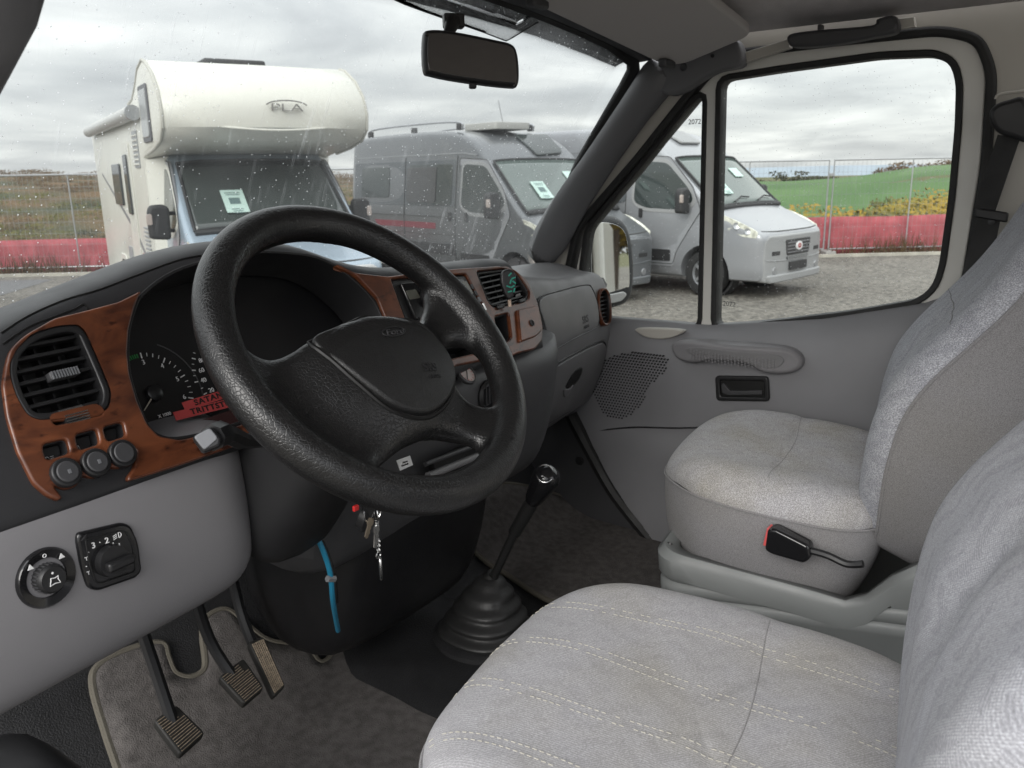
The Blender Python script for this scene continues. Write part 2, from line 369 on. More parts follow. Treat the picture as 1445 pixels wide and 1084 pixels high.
# ------------------------------------------------------------------ palette
pad = mat('dash_top', (.020, .020, .022), .5, bump=.25, bscale=900, dist=.0006)
blk = mat('black_plastic', (.013, .013, .014), .42, bump=.15, bscale=700, dist=.0005)
gls = mat('gloss_black', (.010, .010, .011), .12)
dgrey = mat('dark_grey_plastic', (.045, .045, .048), .5, bump=.2, bscale=800, dist=.0006)
grey = mat('grey_plastic', (.205, .20, .208), .5, bump=.22, bscale=900, dist=.0006, var=.05, vscale=5)
mgrey = mat('dash_grey_plastic', (.17, .168, .172), .48, bump=.22, bscale=900, dist=.0006, var=.05, vscale=5)
doorg = mat('door_grey_plastic', (.21, .21, .22), .5, bump=.22, bscale=800, dist=.0006, var=.06, vscale=4)
ggrey = mat('seat_base_grey', (.20, .209, .206), .45, bump=.2, bscale=700, dist=.0006, var=.05, vscale=6)
pil = mat('pillar_grey', (.12, .12, .125), .5, bump=.2, bscale=900, dist=.0006)
rub = mat('rubber', (.012, .012, .012), .6, bump=.3, bscale=300)
white = mat('white_paint', (.66, .65, .61), .28, var=.04, vscale=5)
cream = mat('cream_interior', (.45, .43, .39), .5, var=.04, vscale=5)
lining = mat('headlining', (.50, .475, .47), .95, bump=.6, bscale=500, var=.06, vscale=30)
steel = mat('steel', (.6, .6, .6), .25, metal=1)
silverp = mat('silver_cap', (.15, .155, .165), .38)
wht = mat('white_print', (.75, .75, .75), .6)
wood = wood_mat()
lea = leather_mat('rim_leather', .009, .28, 250)
leap = leather_mat('airbag_leather', .010, .36, 380)
fab = fabric_mat('seat_fabric', (.36, .352, .358), (.56, .56, .585), True, 1000, .14, .10)
fabn = fabric_mat('near_seat_fabric', (.33, .325, .335), (.53, .535, .56), True, 1000, .12, .05, .0028, 1)
fabpn = fabric_mat('near_back_fabric', (.34, .343, .37), (.56, .575, .62), True, 800, .03, .13, .0030)
fabp = fabric_mat('seat_back_fabric', (.35, .355, .385), (.56, .575, .62), True, 800, .03, .20)
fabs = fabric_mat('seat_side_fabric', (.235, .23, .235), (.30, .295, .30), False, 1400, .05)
carpet = mat('carpet_mat', (.108, .100, .096), .95, bump=.9, bscale=420, var=.18, vscale=60, spec=.1)
cbind = mat('carpet_binding', (.11, .10, .08), .9, bump=.5, bscale=500)
floorm = mat('floor_rubber', (.013, .013, .014), .6, bump=.7, bscale=350, var=.2, vscale=20)
ws_glass = glass_mat('windscreen_glass', (.80, .815, .81), .85, 1.15)
side_glass = glass_mat('side_glass', (.815, .83, .82), .4, .2)

DP = Fr((-.65, .83, .72), (1, .09, 0), (0, .5, 1))          # dashboard face, left and centre
PP = Fr((.36, .925, .68), (1, .21, 0), (0, .4, 1))          # passenger side face
DR = Fr((.84, .8, .8), (0, -1, 0), (0, 0, 1))               # passenger door glass line
def XY(c): return Fr((c, 0, 0), (0, -1, 0), (0, 0, 1))
def YZ(c): return Fr((0, c, 0), (1, 0, 0), (0, 0, 1))
def ZZ(c): return Fr((0, 0, c), (1, 0, 0), (0, 1, 0))

# ------------------------------------------------------------------ cab floor, ceiling, bulkhead edge
rows = [[V((x, y, z)) for y, z in ((-.7, 0), (.3, 0), (.9, 0), (1.06, .004), (1.12, .02), (1.17, .055), (1.26, .14), (1.34, .22), (1.36, .60))] for x in [-.83+.083*k for k in range(21)]]
vs, fs = loft(rows); flo = mk('cab_floor', vs, [f[::-1] for f in fs], floorm, kind='structure', angle=180)
MB().box((0, 1.39, .36), (1.66, .03, .54)).build('cab_bulkhead', floorm, kind='structure')
MB().box((0, .35, -.05), (1.70, 2.1, .06)).build('cab_subfloor', floorm, kind='structure')
rows = []
for i in range(13):
    yy = 1.02-i*.145
    rows.append([V((x, yy - .10*(abs(x)/.8)**2*(1 if i == 0 else 0), 1.285-.075*(abs(x)/.80)**3+min(.05, i*.012)*(1-(abs(x)/.8)**2))) for x in [(-.80+.1*k) for k in range(17)]])
vs, fs = loft(rows); mk('cab_ceiling', vs, fs, lining, solid=.05, soff=-1, kind='structure')
# outer white van body (the passenger flank that the mirror sees) + door frame
body = thing('van_body', 'white painted door surround and flank of the van around the passenger door', 'van body', (.86, 0, .2))
g = lambda pts, h=0: DR.pp(pts, h)
ring_w_o = rnd(g([(818, 470), (812, 385), (826, 325), (905, 230), (1004, 108), (1040, 84), (1180, 62), (1330, 46), (1376, 58), (1392, 100), (1384, 230), (1352, 427), (1335, 470)]), .03, 5)
main_glass = g(cat([(1018, 114), (1100, 101), (1240, 82), (1318, 79), (1342, 90), (1350, 118), (1348, 180), (1339, 280), (1326, 375), (1316, 405), (1292, 424), (1200, 440), (1100, 452), (1010, 461)], 1))
def off(poly, d):
    n = len(poly); o = []
    ar = sum(poly[i][0]*poly[(i+1) % n][1]-poly[(i+1) % n][0]*poly[i][1] for i in range(n)); sg = 1 if ar > 0 else -1
    for i in range(n):
        a, b, c = V(poly[i-1]), V(poly[i]), V(poly[(i+1) % n]); t1 = (b-a); t2 = (c-b)
        if t1.length < 1e-7 or t2.length < 1e-7: o.append(poly[i]); continue
        t1.normalize(); t2.normalize(); n1 = V((t1.y, -t1.x))*sg; n2 = V((t2.y, -t2.x))*sg; q = (n1+n2)
        q = q.normalized() if q.length > 1e-6 else n1; k = d/max(.5, q.dot(n1)); o.append((b.x+q.x*k, b.y+q.y*k))
    return o
main_glass = rnd(main_glass, .02, 3)
tri = g([(992, 133), (985, 460), (866, 461), (836, 436), (822, 385), (830, 325), (905, 236), (972, 150)])
tri = rnd(tri, .02, 3)
tri_o, main_o = off(tri, .012), off(main_glass, .012)
plate('door_window_frame', [ring_w_o, off(tri, .011), off(main_glass, .011)], DR, -.04, .002, white, None and body, .003).name = 'window_frame'
wf = bpy.data.objects['window_frame']
door = thing('passenger_door', 'grey trimmed passenger door with white window frame and perforated speaker area', 'door', (.84, .6, .0))
wf.parent = door; wf.data.transform(Matrix.Translation(-LOC[door])); LOC[wf] = LOC[door]
plate('window_seal', [main_o, off(main_glass, -.001)], DR, -.035, .006, rub, door, .003)
plate('window_seal', [tri_o, off(tri, -.001)], DR, -.035, .004, rub, door, .003)
plate('window_glass', [off(main_glass, .004)], DR, -.014, -.010, side_glass, door, .0005)
plate('quarter_glass', [off(tri, .004)], DR, -.014, -.010, side_glass, door, .0005)
text('etched_text', '2072', .016, DR, *DR.px(1027, 430), -.009, mat('etch', (.12, .12, .12), .6), door)
text('etched_text', '2072', .016, DR, *DR.px(978, 172), -.009, MATS['etch'], door)
# body side around the door: B pillar etc. outside black seal
seal_o = rnd(g([(800, 560), (798, 385), (812, 318), (896, 222), (996, 96), (1040, 70), (1180, 52), (1330, 36), (1388, 48), (1409, 100), (1400, 235), (1372, 400), (1352, 520), (1340, 620), (1300, 800), (1240, 1000), (905, 790), (858, 700), (835, 640)]), .03, 5)
seal_i = off(seal_o, -.019)
plate('door_seal', [seal_o, seal_i], DR, -.03, .014, rub, body, .006)
bo = [DR.px(*q) for q in [(700, 700), (700, 380), (905, 60), (1020, 20), (1200, -10), (1445, -30)]]
outer = [(-.40, -.95), (-.43, -.10), (-.14, .355), (-.04, .42), (1.9, .47), (1.9, -.95)]
plate('b_pillar', [outer, off(seal_o, -.008)], DR, -.075, .004, cream, body, .004)
MB().box((.945, -1.6, .02), (.05, 3.0, 1.72)).build('flank', white, body, bevel=.02)
# gutter rail of cream metal above the door
for q in ([(1045, 76), (1113, 55), (1116, 68), (1050, 90)], [(1266, 27), (1290, 24), (1292, 38), (1268, 42)]):
    plate('gutter_trim', [DR.pp(q, .03)], DR, .016, .034, cream, body, .002)

# ------------------------------------------------------------------ door inner trim
def dx(y, z):   # inner surface of the trim (X) as a function of Y, z
    sill = lerp(y, [.2, .3, .5, .77, 1.2], [.70, .655, .605, .566, .560])
    t = sill-z
    x = .832-.05*(1-math.exp(-max(t, 0)/.03))
    x += .028*math.exp(-((t-.14)/.05)**2)*lerp(y, [.3, .45, .9, 1.0], [0, 1, 1, 0])*0
    x -= .02*lerp(z, [-.05, .25, .30], [1, 1, 0])*lerp(y, [.2, .9, 1.1], [1, 1, .3])
    return x
rows = []
ys = [-.05+.0292*i for i in range(42)]
for y in ys:
    sill = lerp(y, [.2, .3, .5, .77, 1.2], [.70, .655, .605, .566, .560])
    zs = [sill+.003, sill, sill-.006, sill-.015, sill-.03, sill-.05, sill-.08, sill-.12, sill-.17, .335, .31, .297, .285, .262, .23, .16, .08, 0, -.06]
    rows.append([V((.846 if k == 0 else dx(y, z), min(y, lerp(z, [-.06, -.01, .142, .292, .36], [.83, .862, 1.02, 1.13, 1.3])), z)) for k, z in enumerate(zs)])
vs, fs = loft(rows); mk('door_card', vs, fs, doorg, door, solid=.01, soff=1, angle=60)
# seam line below the speaker
sx = lambda px_, py_, x=.778: XY(x).at(px_, py_)
MB().tube(cat([sx(838, 610), sx(860, 606), sx(900, 603), sx(960, 604), sx(1100, 600)], 5, False), .0022, 6).build('trim_seam', blk, door)
# pull handle: a long sculpted bar with dimpled pad
hf = XY(.782)
ho = cat(hf.pp([(952, 489), (960, 480), (985, 478), (1040, 482), (1095, 486), (1122, 492), (1135, 505), (1132, 518), (1115, 524), (1085, 521), (1060, 508), (1015, 504), (985, 508), (962, 504)]), 5)
def hfn(a, b, h):  # bowed outwards in the middle
    p = hf.w(a, b, h); t = (a-hf.px(952, 489)[0])/(hf.px(1135, 505)[0]-hf.px(952, 489)[0]); p.x -= .028*max(0, math.sin(math.pi*min(max(t, 0), 1))) if h > .0 else 0; return p
plate('pull_handle', [ho], hf, -.01, .022, grey, door, .009, fn=hfn, res=5, dense=.012)
pf = cat(hf.pp([(975, 488), (1000, 484), (1050, 489), (1100, 494), (1115, 504), (1105, 516), (1080, 514), (1050, 502), (1010, 498), (985, 498)]), 4)
plate('handle_pad', [off(pf, -.003)], hf, .0195, .0240, mgrey, door, .0015, fn=hfn, res=2, dense=.012)
mb = MB()
for i in range(26):
    for j in range(4):
        a0 = hf.px(985+i*4.6, 489+i*.55+j*3.6+(1.8 if i % 2 else 0)); q = hfn(a0[0], a0[1], .0245)
        mb.box(q, (.0025, .0035, .0035))
mb.build('handle_dimples', grey, door, kind='stuff')
# recessed inner opener
of = XY(.779)
oo = rnd(of.pp([(1010, 530), (1085, 531), (1087, 566), (1012, 565)]), .010, 5); oi = rnd(of.pp([(1017, 536), (1079, 537), (1080, 560), (1018, 559)]), .006, 4)
plate('opener_frame', [oo, oi], of, -.004, .007, blk, door, .003)
plate('opener_recess', [oi], of, -.004, .0012, mat('deep_black', (.004, .004, .004), .5), door, .0005)
plate('opener_lever', [rnd(of.pp([(1019, 542), (1023, 540), (1032, 551), (1077, 550), (1077, 556), (1030, 557), (1021, 554)]), .002, 3)], of, .001, .008, dgrey, door, .0015)
# lock cap on the sill
sl = Fr((.805, .86, .553), (0, -1, 0), (.5, 0, 1))
plate('lock_cap', [cat(XY(.800).pp([(900, 463), (964, 465), (955, 474), (935, 478), (912, 475)]), 5)], XY(.800), -.01, .008, cream, door, .003)
# speaker perforation
mb = MB(); kf = XY(.781)
oc = [(872, 500), (895, 496), (925, 498), (943, 506), (940, 522), (918, 545), (902, 575), (885, 590), (865, 592), (848, 582), (838, 560), (836, 530), (848, 510)]
pl2 = kf.pp(oc)
def inside(p, poly):
    c = False; n = len(poly)
    for i in range(n):
        (x1, y1), (x2, y2) = poly[i], poly[i-1]
        if (y1 > p[1]) != (y2 > p[1]) and p[0] < (x2-x1)*(p[1]-y1)/(y2-y1)+x1: c = not c
    return c
a0 = min(q[0] for q in pl2); a1 = max(q[0] for q in pl2); b0 = min(q[1] for q in pl2); b1_ = max(q[1] for q in pl2)
i = 0; b = b0
while b < b1_:
    a = a0+(.0042 if i % 2 else 0)
    while a < a1:
        if inside((a, b), pl2): mb.add([kf.w(a+.0021*math.cos(k*math.pi/3), b+.0021*math.sin(k*math.pi/3), h) for h in (-.006, .0013) for k in range(6)], [tuple(range(6, 12)), ]+[(k, (k+1) % 6, (k+1) % 6+6, k+6) for k in range(6)])
        a += .0084
    b += .0073; i += 1
mb.build('speaker_perforation', MATS['deep_black'], door, kind='stuff', smooth=False)

# ------------------------------------------------------------------ windscreen: glass, black surround, sun strip
ws = thing('windscreen', 'rain spotted windscreen in black seal in front of the dashboard', 'windscreen', (0, 1.25, .72))
def wsp(x, s):     # s 0 bottom .. 1 top
    t = abs(x)/.84
    yb, zb = 1.36-.12*t*t, .70; yt, zt = 1.045-.115*t*t, 1.285-.108*t**2.4
    bow = .02*math.sin(math.pi*s)
    return V((x, yb+(yt-yb)*s+bow, zb+(zt-zb)*s+bow*.6))
xs = [-.80+.08*k for k in range(21)]
def wrows(x0, x1, s0, s1, o=0, nx=20, ns=8):
    return [[wsp(x0+(x1-x0)*i/nx, s0+(s1-s0)*j/ns)+V((0, o*.8, o*.6)) for j in range(ns+1)] for i in range(nx+1)]
vs, fs = loft(wrows(-.815, .835, -.02, 1.0)); mk('glass', vs, fs, ws_glass, ws, solid=.004)
# black seal all round: a soft rounded band, with the rounded top corner at the pillar
edge = [wsp(-.80, 0.0), wsp(-.80, .5), wsp(-.80, .97)]+[wsp(-.8+.1*k, .985) for k in range(1, 16)]+[wsp(.785, .965), wsp(.805, .93), wsp(.812, .85), wsp(.815, .5), wsp(.815, 0)]
MB().tube(edge, .017, 8).build('seal', rub, ws)
# clear sun strip film glued to the top of the glass
sf = thing('sun_strip', 'pale frosted sun film stuck along the top of the windscreen', 'sun film', tuple(wsp(.1, .95)))
wbv = BVHTree.FromPolygons(vs, fs)
def onw(x, y):
    d = (cf+cr*((x-722.5)/1168)-cu*((y-542)/1168)).normalized(); h = wbv.ray_cast(CAM, d); return (h[0] or CAM+d*1.9)-d*.012
low = [(548, -4), (570, 6), (600, 17), (640, 31), (680, 45), (714, 58), (722, 54), (740, 43), (760, 31)]
rws = [[onw(x, y), onw(x+14, y-22), onw(x+30, y-60)] for x, y in low]
frost = glass_mat('frosted_film', (.80, .80, .80), 0, 0)
vs, fs = loft(rws); mk('film', vs, fs, frost, sf, solid=.0006)
MB().tube([r[0] for r in rws], .0012, 5).build('film_edge', dgrey, sf)

# ------------------------------------------------------------------ A pillars
pt = thing('passenger_side_pillar', 'dark grey padded pillar trim between windscreen and passenger door', 'pillar trim', (.80, 1.1, .7))
# section: strip running from base to top, rounded
cen = [XY(.80).at(*q) for q in [(762, 374), (797, 302), (839, 243), (873, 192), (923, 122), (947, 92)]]
wid = [.094, .074, .063, .060, .066, .088]
rows = []
for i, c in enumerate(cen):
    t = (cen[min(i+1, 5)]-cen[max(i-1, 0)]).normalized(); side = V((0, -1, 0)); side = (side-t*side.dot(t)).normalized(); nn = V((-1, 0, 0))
    rows.append([c+side*(wid[i]*.60*math.cos(a))+nn*(.030*math.sin(a)) + V((.0, .012, 0)) for a in [math.pi*k/10*1.0 for k in range(11)]]+[c+side*(-wid[i]*.6)-nn*.03, c+side*wid[i]*.6-nn*.03])
vs, fs = loft(rows, True, True); mk('pillar_cover', vs, fs, pil, pt, sub=1)
# the dark corner piece over the pillar with a screw cap
cfm = XY(.79)
plate('corner_cover', [cat(cfm.pp([(925, 100), (945, 86), (985, 78), (1015, 64), (1030, 55), (1044, 62), (1048, 92), (1015, 101), (992, 112), (968, 128), (945, 135), (925, 122)]), 4)], cfm, -.03, .008, pil, pt, .008, res=3)
for q, r in (((965, 95), .009), ((1006, 79), .004)):
    MB().lathe([(r*.4, .0), (r, .0), (r, .003), (r*.8, .005), (r*.35, .003), (0.0001, .002)], cfm.at(*q, .006), (-1, 0, 0), 16).build('screw_cap', dgrey if r > .005 else blk, pt)
vs, fs = loft([[wsp(x, s)+V((0, -.02, -.02)) for s in (0, .5, 1.0)] for x in (-.855, -.80)])
dq_ = XY(-.80); dpn = MB(); dpn.tube([V((-.79, 1.20, .70)), dq_.at(-105, 160), dq_.at(-66, 75), dq_.at(-32, 0), dq_.at(-8, -50), V((-.80, .62, 1.27)), V((-.81, .1, 1.28))], .030, 10)
p2 = thing('driver_side_pillar', 'dark pillar at the upper left corner of the view', 'pillar trim', (-.84, 1.0, .7)); dpn.build('pillar_cover', pil, p2)

# ------------------------------------------------------------------ header, visor, grab handle
vz = thing('sun_visor', 'folded up grey sun visor above the passenger side of the windscreen', 'sun visor', (.5, .85, 1.2))
vf = ZZ(1.214)
vo = rnd([(.20, .935), (.715, .845), (.745, .81), (.735, .655), (.23, .70)], .03, 5)
def vfn(a, b, h): return V((a, b, 1.236-.2375*(a-.3)-.26*(b-.914)+h))
plate('visor_panel', [vo], vf, -.006, .012, mat('visor_vinyl', (.40, .38, .37), .8, bump=.3, bscale=600), vz, .005, fn=vfn, res=3)
for a, b in ((.31, .90), (.70, .83)): MB().box(vfn(a, b, -.012), (.05, .02, .018)).build('visor_clip', dgrey, vz, bevel=.005)
hd = thing('windscreen_header', 'dark header strip along the top edge of the windscreen', 'header trim', (0, 1.0, 1.2))
rows = []
for k in range(18):
    x = -.82+.095*k; p = wsp(min(x, .80), .985)
    rows.append([p+V((0, .0, -.012)), p+V((0, -.03, -.010)), p+V((0, -.065, .006)), p+V((0, -.06, .03)), p+V((0, .02, .03)), p+V((0, .02, 0))])
vs, fs = loft(rows, True, True); mk('header_strip', vs, fs, dgrey, hd, angle=60)
gh = thing('grab_handle', 'dark grab handle above the passenger door window', 'grab handle', (.78, .5, 1.19))
gf = XY(.775)
plate('handle_bar', [cat(gf.pp([(1116, 50), (1150, 44), (1200, 40), (1235, 36), (1240, 28), (1265, 24), (1267, 46), (1235, 54), (1180, 64), (1130, 68), (1116, 64)]), 4)], gf, -.02, .016, dgrey, gh, .007, res=3)
MB().box(gf.at(1158, 42), (.02, .008, .018)).build('handle_hook', dgrey, gh, bevel=.002)

# ------------------------------------------------------------------ rear-view mirror
rm = thing('rear_view_mirror', 'black rear view mirror hanging from the windscreen', 'mirror', tuple(Fr(CAM+cf*1.32, cr, cu).at(665, 85)))
mr_ = Fr(CAM+V((1.02, .78, .165)), V((.83, -.53, .02)), V((.06, .06, 1)))
mr_ = Fr(Fr(CAM+cf*1.32, cr, cu).at(665, 85), V((.78, -.62, .0)), V((.03, .02, 1)))
ml = cat(mr_.pp([(598, 52), (606, 42), (640, 44), (700, 56), (722, 62), (730, 74), (733, 100), (731, 120), (720, 123), (660, 116), (612, 107), (599, 98)]), 4)
plate('mirror_housing', [ml], mr_, -.028, .004, blk, rm, .009, res=4)
mi = off(ml, -.006)
mir = mat('mirror_glass_dark', (.16, .155, .15), .04, metal=.9)
plate('mirror_glass', [mi], mr_, .002, .0052, mir, rm, .0008)
MB().tube([mr_.at(630, 60, -.02), mr_.at(634, 44, -.03), mr_.at(640, 28, -.05)], [.009, .010, .014], 8).box(mr_.at(640, 30, -.05), (.034, .02, .022), (mr_.u, mr_.n, mr_.v)).build('mirror_stem', blk, rm, bevel=.003)
MB().box(mr_.at(667, 121, .0), (.012, .010, .010), (mr_.u, mr_.n, mr_.v)).build('dip_lever', blk, rm, bevel=.003)

# ------------------------------------------------------------------ seat belt on the B pillar
sb = thing('seat_belt', 'black seat belt with upper guide on the cream pillar behind the passenger window', 'seat belt', (.79, .18, 1.0))
bf = XY(.79)
plate('webbing', [bf.pp([(1408, 190), (1440, 195), (1404, 300), (1374, 295)])], bf, .0, .003, rub, sb, .0008)
plate('webbing', [bf.pp([(1380, 305), (1412, 310), (1380, 470), (1335, 470)])], bf, .0, .003, rub, sb, .0008)
plate('guide', [cat(bf.pp([(1398, 165), (1405, 150), (1425, 142), (1450, 142), (1460, 200), (1430, 195), (1408, 186)]), 4)], bf, -.02, .03, blk, sb, .009, res=3)
plate('slide_buckle', [rnd(bf.pp([(1378, 293), (1424, 300), (1422, 314), (1376, 306)]), .004, 3)], bf, .0, .012, blk, sb, .003)
MB().lathe([(.006, 0), (.006, .004), (.0001, .006)], bf.at(1399, 313, .004), (-1, 0, 0), 12).build('slide_button', dgrey, sb)
MB().tube(cat([bf.at(1405, 140), bf.at(1412, 133), bf.at(1450, 128)], 5, False), .003, 6).build('pillar_groove', cream, sb)
MB().tube(cat([bf.at(1405, 215), bf.at(1393, 260), bf.at(1392, 290)], 5, False), .002, 6).build('pillar_groove', cream, sb)
# ------------------------------------------------------------------ dashboard
dash = thing('dashboard', 'grey and black dashboard with burl wood trim reaching across the cab', 'dashboard', (0, 1.0, .4))
ZT = ([-.80, -.74, -.67, -.60, -.52, -.44, -.38, -.30, -.24, -.16, -.08, 0, .1, .2, .30, .37], [.735, .765, .797, .812, .830, .846, .850, .846, .832, .797, .782, .780, .775, .772, .764, .748])
def yface(x, z): return .83+.5*(z-.72)+.09*(x+.65)
bz = lambda x: lerp(x, [-.45, -.30, -.15, -.02, .15, .28], [0, -.01, -.015, -.010, -.014, -.026])
rows = []
for x in [-.80, -.77, -.72, -.67, -.62, -.57, -.52, -.47, -.42, -.36, -.30, -.24, -.18, -.12, -.05, .02, .10, .16, .20, .235, .26, .27]:
    zt = lerp(x, *ZT); yf = yface(x, zt)
    e = .015 if x < .31 else .03
    rows.append([V((x, y, z)) for y, z in [(1.32, .60), (1.32, .712), (1.18, .735), (yf+.13, zt-.012), (yf+.06, zt+.002), (yf+.022, zt+.004), (yf+.001, zt-.006), (yface(x, zt-.03), zt-.03), (yface(x, .70), .70), (yface(x, .67), .67), (yface(x, .632+bz(x)), .632+bz(x)), (yface(x, .612)+.012, .615+bz(x)), (yface(x, .60)+.08, .61+bz(x))]])
vs, fs = loft(rows, True, True)
db = mk('dash_top_body', vs, fs, pad, dash, sub=2, angle=60); bake(db)
CL = cat(DP.pp([(199, 414), (187, 436), (179, 468), (178, 500), (181, 530), (192, 568), (206, 600), (222, 616), (250, 621), (300, 611), (345, 597), (420, 572), (520, 535), (548, 500), (548, 470), (530, 425), (495, 389), (460, 366), (420, 356), (350, 354), (275, 370), (232, 388)]), 3)
LV = rnd(DP.pp([(40, 474), (80, 462), (108, 461), (117, 470), (135, 510), (154, 556), (150, 578), (136, 586), (52, 595), (36, 588), (20, 562), (10, 528), (14, 500)]), .012, 4)
def sw(*q): return rnd(DP.pp(q), .004, 3)
SW = [sw((59, 630), (90, 622), (95, 640), (63, 650)), sw((105, 616), (133, 608), (137, 627), (109, 636)), sw((144, 605), (170, 598), (174, 616), (149, 624))]
WH = sw((71, 591), (134, 576), (142, 586), (75, 601))
RD = rnd(DP.pp([(549, 396), (654, 389), (676, 430), (680, 447), (575, 468)]), .004, 3)
CV = rnd(DP.pp([(670, 386), (712, 381), (727, 388), (743, 412), (742, 423), (716, 431), (692, 434), (686, 427)]), .006, 3)
CB = rnd(DP.pp([(695, 449), (714, 444), (718, 477), (713, 483), (702, 485)]), .005, 3)
LT = rnd(DP.pp([(622, 494), (672, 484), (677, 497), (630, 508)]), .003, 3)
# cut the openings into the body
cut(db, [MB().prism(CL, DP, -.085, .12).build('c', None, smooth=False), MB().prism(LV, DP, -.05, .05).build('c', None, smooth=False), MB().prism(RD, DP, -.018, .05).build('c', None, smooth=False),
         MB().prism(CV, DP, -.045, .05).build('c', None, smooth=False), MB().prism(CB, DP, -.05, .05).build('c', None, smooth=False), MB().prism(LT, DP, -.05, .05).build('c', None, smooth=False)]+[MB().prism(q, DP, -.022, .05).build('c', None, smooth=False) for q in SW+[WH]])
dbv = surf(db)
for q in ([(2, 470), (40, 446), (90, 424), (140, 409), (200, 386), (250, 368), (283, 361)], [(4, 486), (40, 462), (75, 448), (104, 437), (118, 430), (124, 437)]):
    MB().tube(drape(q, dbv, .0002, 5, False), .0013, 5).build('pad_seam', mat('deep_black', (.004, .004, .004), .5), dash)
# left wood panel
LW = DP.pp([(197, 412), (187, 436), (179, 468), (177, 500), (180, 530), (191, 568), (205, 600), (221, 617), (250, 622.5), (300, 612.5), (345, 598.5), (400, 580), (402, 606), (345, 625), (305, 640), (240, 662), (178, 681), (177, 674), (186, 662), (190, 638), (184, 634), (186, 652), (176, 661), (160, 663), (149, 660), (146, 670), (130, 677), (113, 673), (106, 688), (90, 693), (72, 686), (86, 704), (80, 708), (62, 700), (44, 684), (22, 640), (7, 590), (1, 545), (6, 515), (16, 494), (36, 473), (75, 451), (120, 440), (165, 428)])
plate('wood_trim_panel', [rnd(LW, .004, 2), off(LV, .003), off(WH, .001)]+[off(q, .001) for q in SW], DP, -.003, .005, wood, dash, .0025, res=3)
# centre wood panel: right part of the cluster surround, radio and vent surround
CW = DP.pp([(468, 376), (500, 387), (545, 392), (590, 386), (640, 381), (702, 377), (722, 381), (742, 398), (756, 430), (763, 462), (762, 482), (752, 494), (728, 500), (716, 506), (690, 508), (640, 518), (630, 530), (598, 540), (560, 520), (547, 503), (549, 470), (531, 424), (500, 391)])
AS = rnd(DP.pp([(724, 440), (752, 434), (758, 470), (750, 478), (728, 486)]), .005, 3)
plate('wood_trim_panel', [rnd(CW, .006, 3), off(RD, .001), off(CV, .002), off(CB, .001), off(LT, .001)], DP, -.003, .006, wood, dash, .0028, res=3)
ast = plate('ashtray_flap', [AS], DP, .003, .012, wood, dash, .003, res=3)
MB().lathe([(.006, 0), (.0065, .0025), (.0045, .0035), (.004, .001), (.0001, .001)], DP.at(750, 456, .012), DP.n, 18).build('ashtray_catch', dgrey, ast)
CWs = [LW[i] for i in range(0, 1)]
# ---- vents
def span(poly, b):
    xs = []; n = len(poly)
    for i in range(n):
        (x1, y1), (x2, y2) = poly[i], poly[i-1]
        if (y1 > b) != (y2 > b): xs.append((x2-x1)*(b-y1)/(y2-y1)+x1)
    return (min(xs), max(xs)) if len(xs) > 1 else None
def vent(name, poly, fr, nsl, nv, depth, par, inset=.006, knob=None, tilt=.0):
    v = plate(name, [poly, off(poly, -inset)], fr, -.012, .0045, blk, par, .002)
    back = MB().prism(off(poly, -inset*.3), fr, -depth+.001, -depth+.004).build('vent_back', MATS['deep_black'], v, smooth=False)
    ip = off(poly, -inset*.6); b0 = min(q[1] for q in ip); b1 = max(q[1] for q in ip); a0 = min(q[0] for q in ip); a1 = max(q[0] for q in ip)
    for i in range(nsl):
        b = b0+(b1-b0)*(i+.7)/(nsl+.3); s = span(ip, b)
        if not s or s[1]-s[0] < .01: continue
        c = fr.w((s[0]+s[1])/2, b, -.008); vv = (fr.v*math.cos(.45)+fr.n*math.sin(.45)); nn = fr.u.cross(vv)
        MB().box(c, (s[1]-s[0], .0042, .012), (fr.u, fr.v*1.0, fr.n)).build('slat', blk, v, bevel=.0012)
    for i in range(nv):
        a = a0+(a1-a0)*(i+1)/(nv+1); ip2 = [(q[1], q[0]) for q in ip]; s = span(ip2, a)
        if not s: continue
        MB().box(fr.w(a, (s[0]+s[1])/2, -.024), (.0022, s[1]-s[0], .014), (fr.u, fr.v, fr.n)).build('vane', blk, v)
    if knob:
        k = fr.px(*knob); mb = MB().box(fr.w(*k, .0), (.030, .009, .012), (fr.u, fr.v, fr.n))
        kb = mb.build('vent_tab', dgrey, v, bevel=.002); mb = MB()
        for i in range(10): mb.box(fr.w(k[0]-.013+i*.0029, k[1], .0065), (.0012, .008, .002), (fr.u, fr.v, fr.n))
        mb.build('tab_ribs', silverp, v, kind='stuff')
    return v
v1 = vent('air_vent', LV, DP, 7, 3, .048, dash, .007, (88, 529))
v2 = vent('air_vent', CV, DP, 6, 3, .043, dash, .004)
# thumb wheel below the left vent
wq = DP.px(106, 589); mb = MB(); mb.lathe([(.001, -.013), (.011, -.013), (.011, .013), (.001, .013)], DP.w(wq[0], wq[1], -.006), DP.u, 28)
tw = mb.build('vent_thumbwheel', blk, dash); mb = MB()
for k in range(26):
    a = 2*math.pi*k/26; mb.box(DP.w(wq[0], wq[1], -.006)+DP.n*(.0112*math.cos(a))+DP.v*(.0112*math.sin(a)), (.024, .0012, .0012), (DP.u, DP.v, DP.n))
mb.build('wheel_ribs', steel, tw, kind='stuff')
for q in ((697, 437, 706, 434), (727, 429, 736, 425)):
    a = DP.px(q[0], q[1]); c = DP.px(q[2], q[3]); MB().box(DP.w((a[0]+c[0])/2, (a[1]+c[1])/2, .008), (.022, .007, .006), (DP.u, DP.v, DP.n)).build('vent_thumbwheel', blk, dash, bevel=.002)
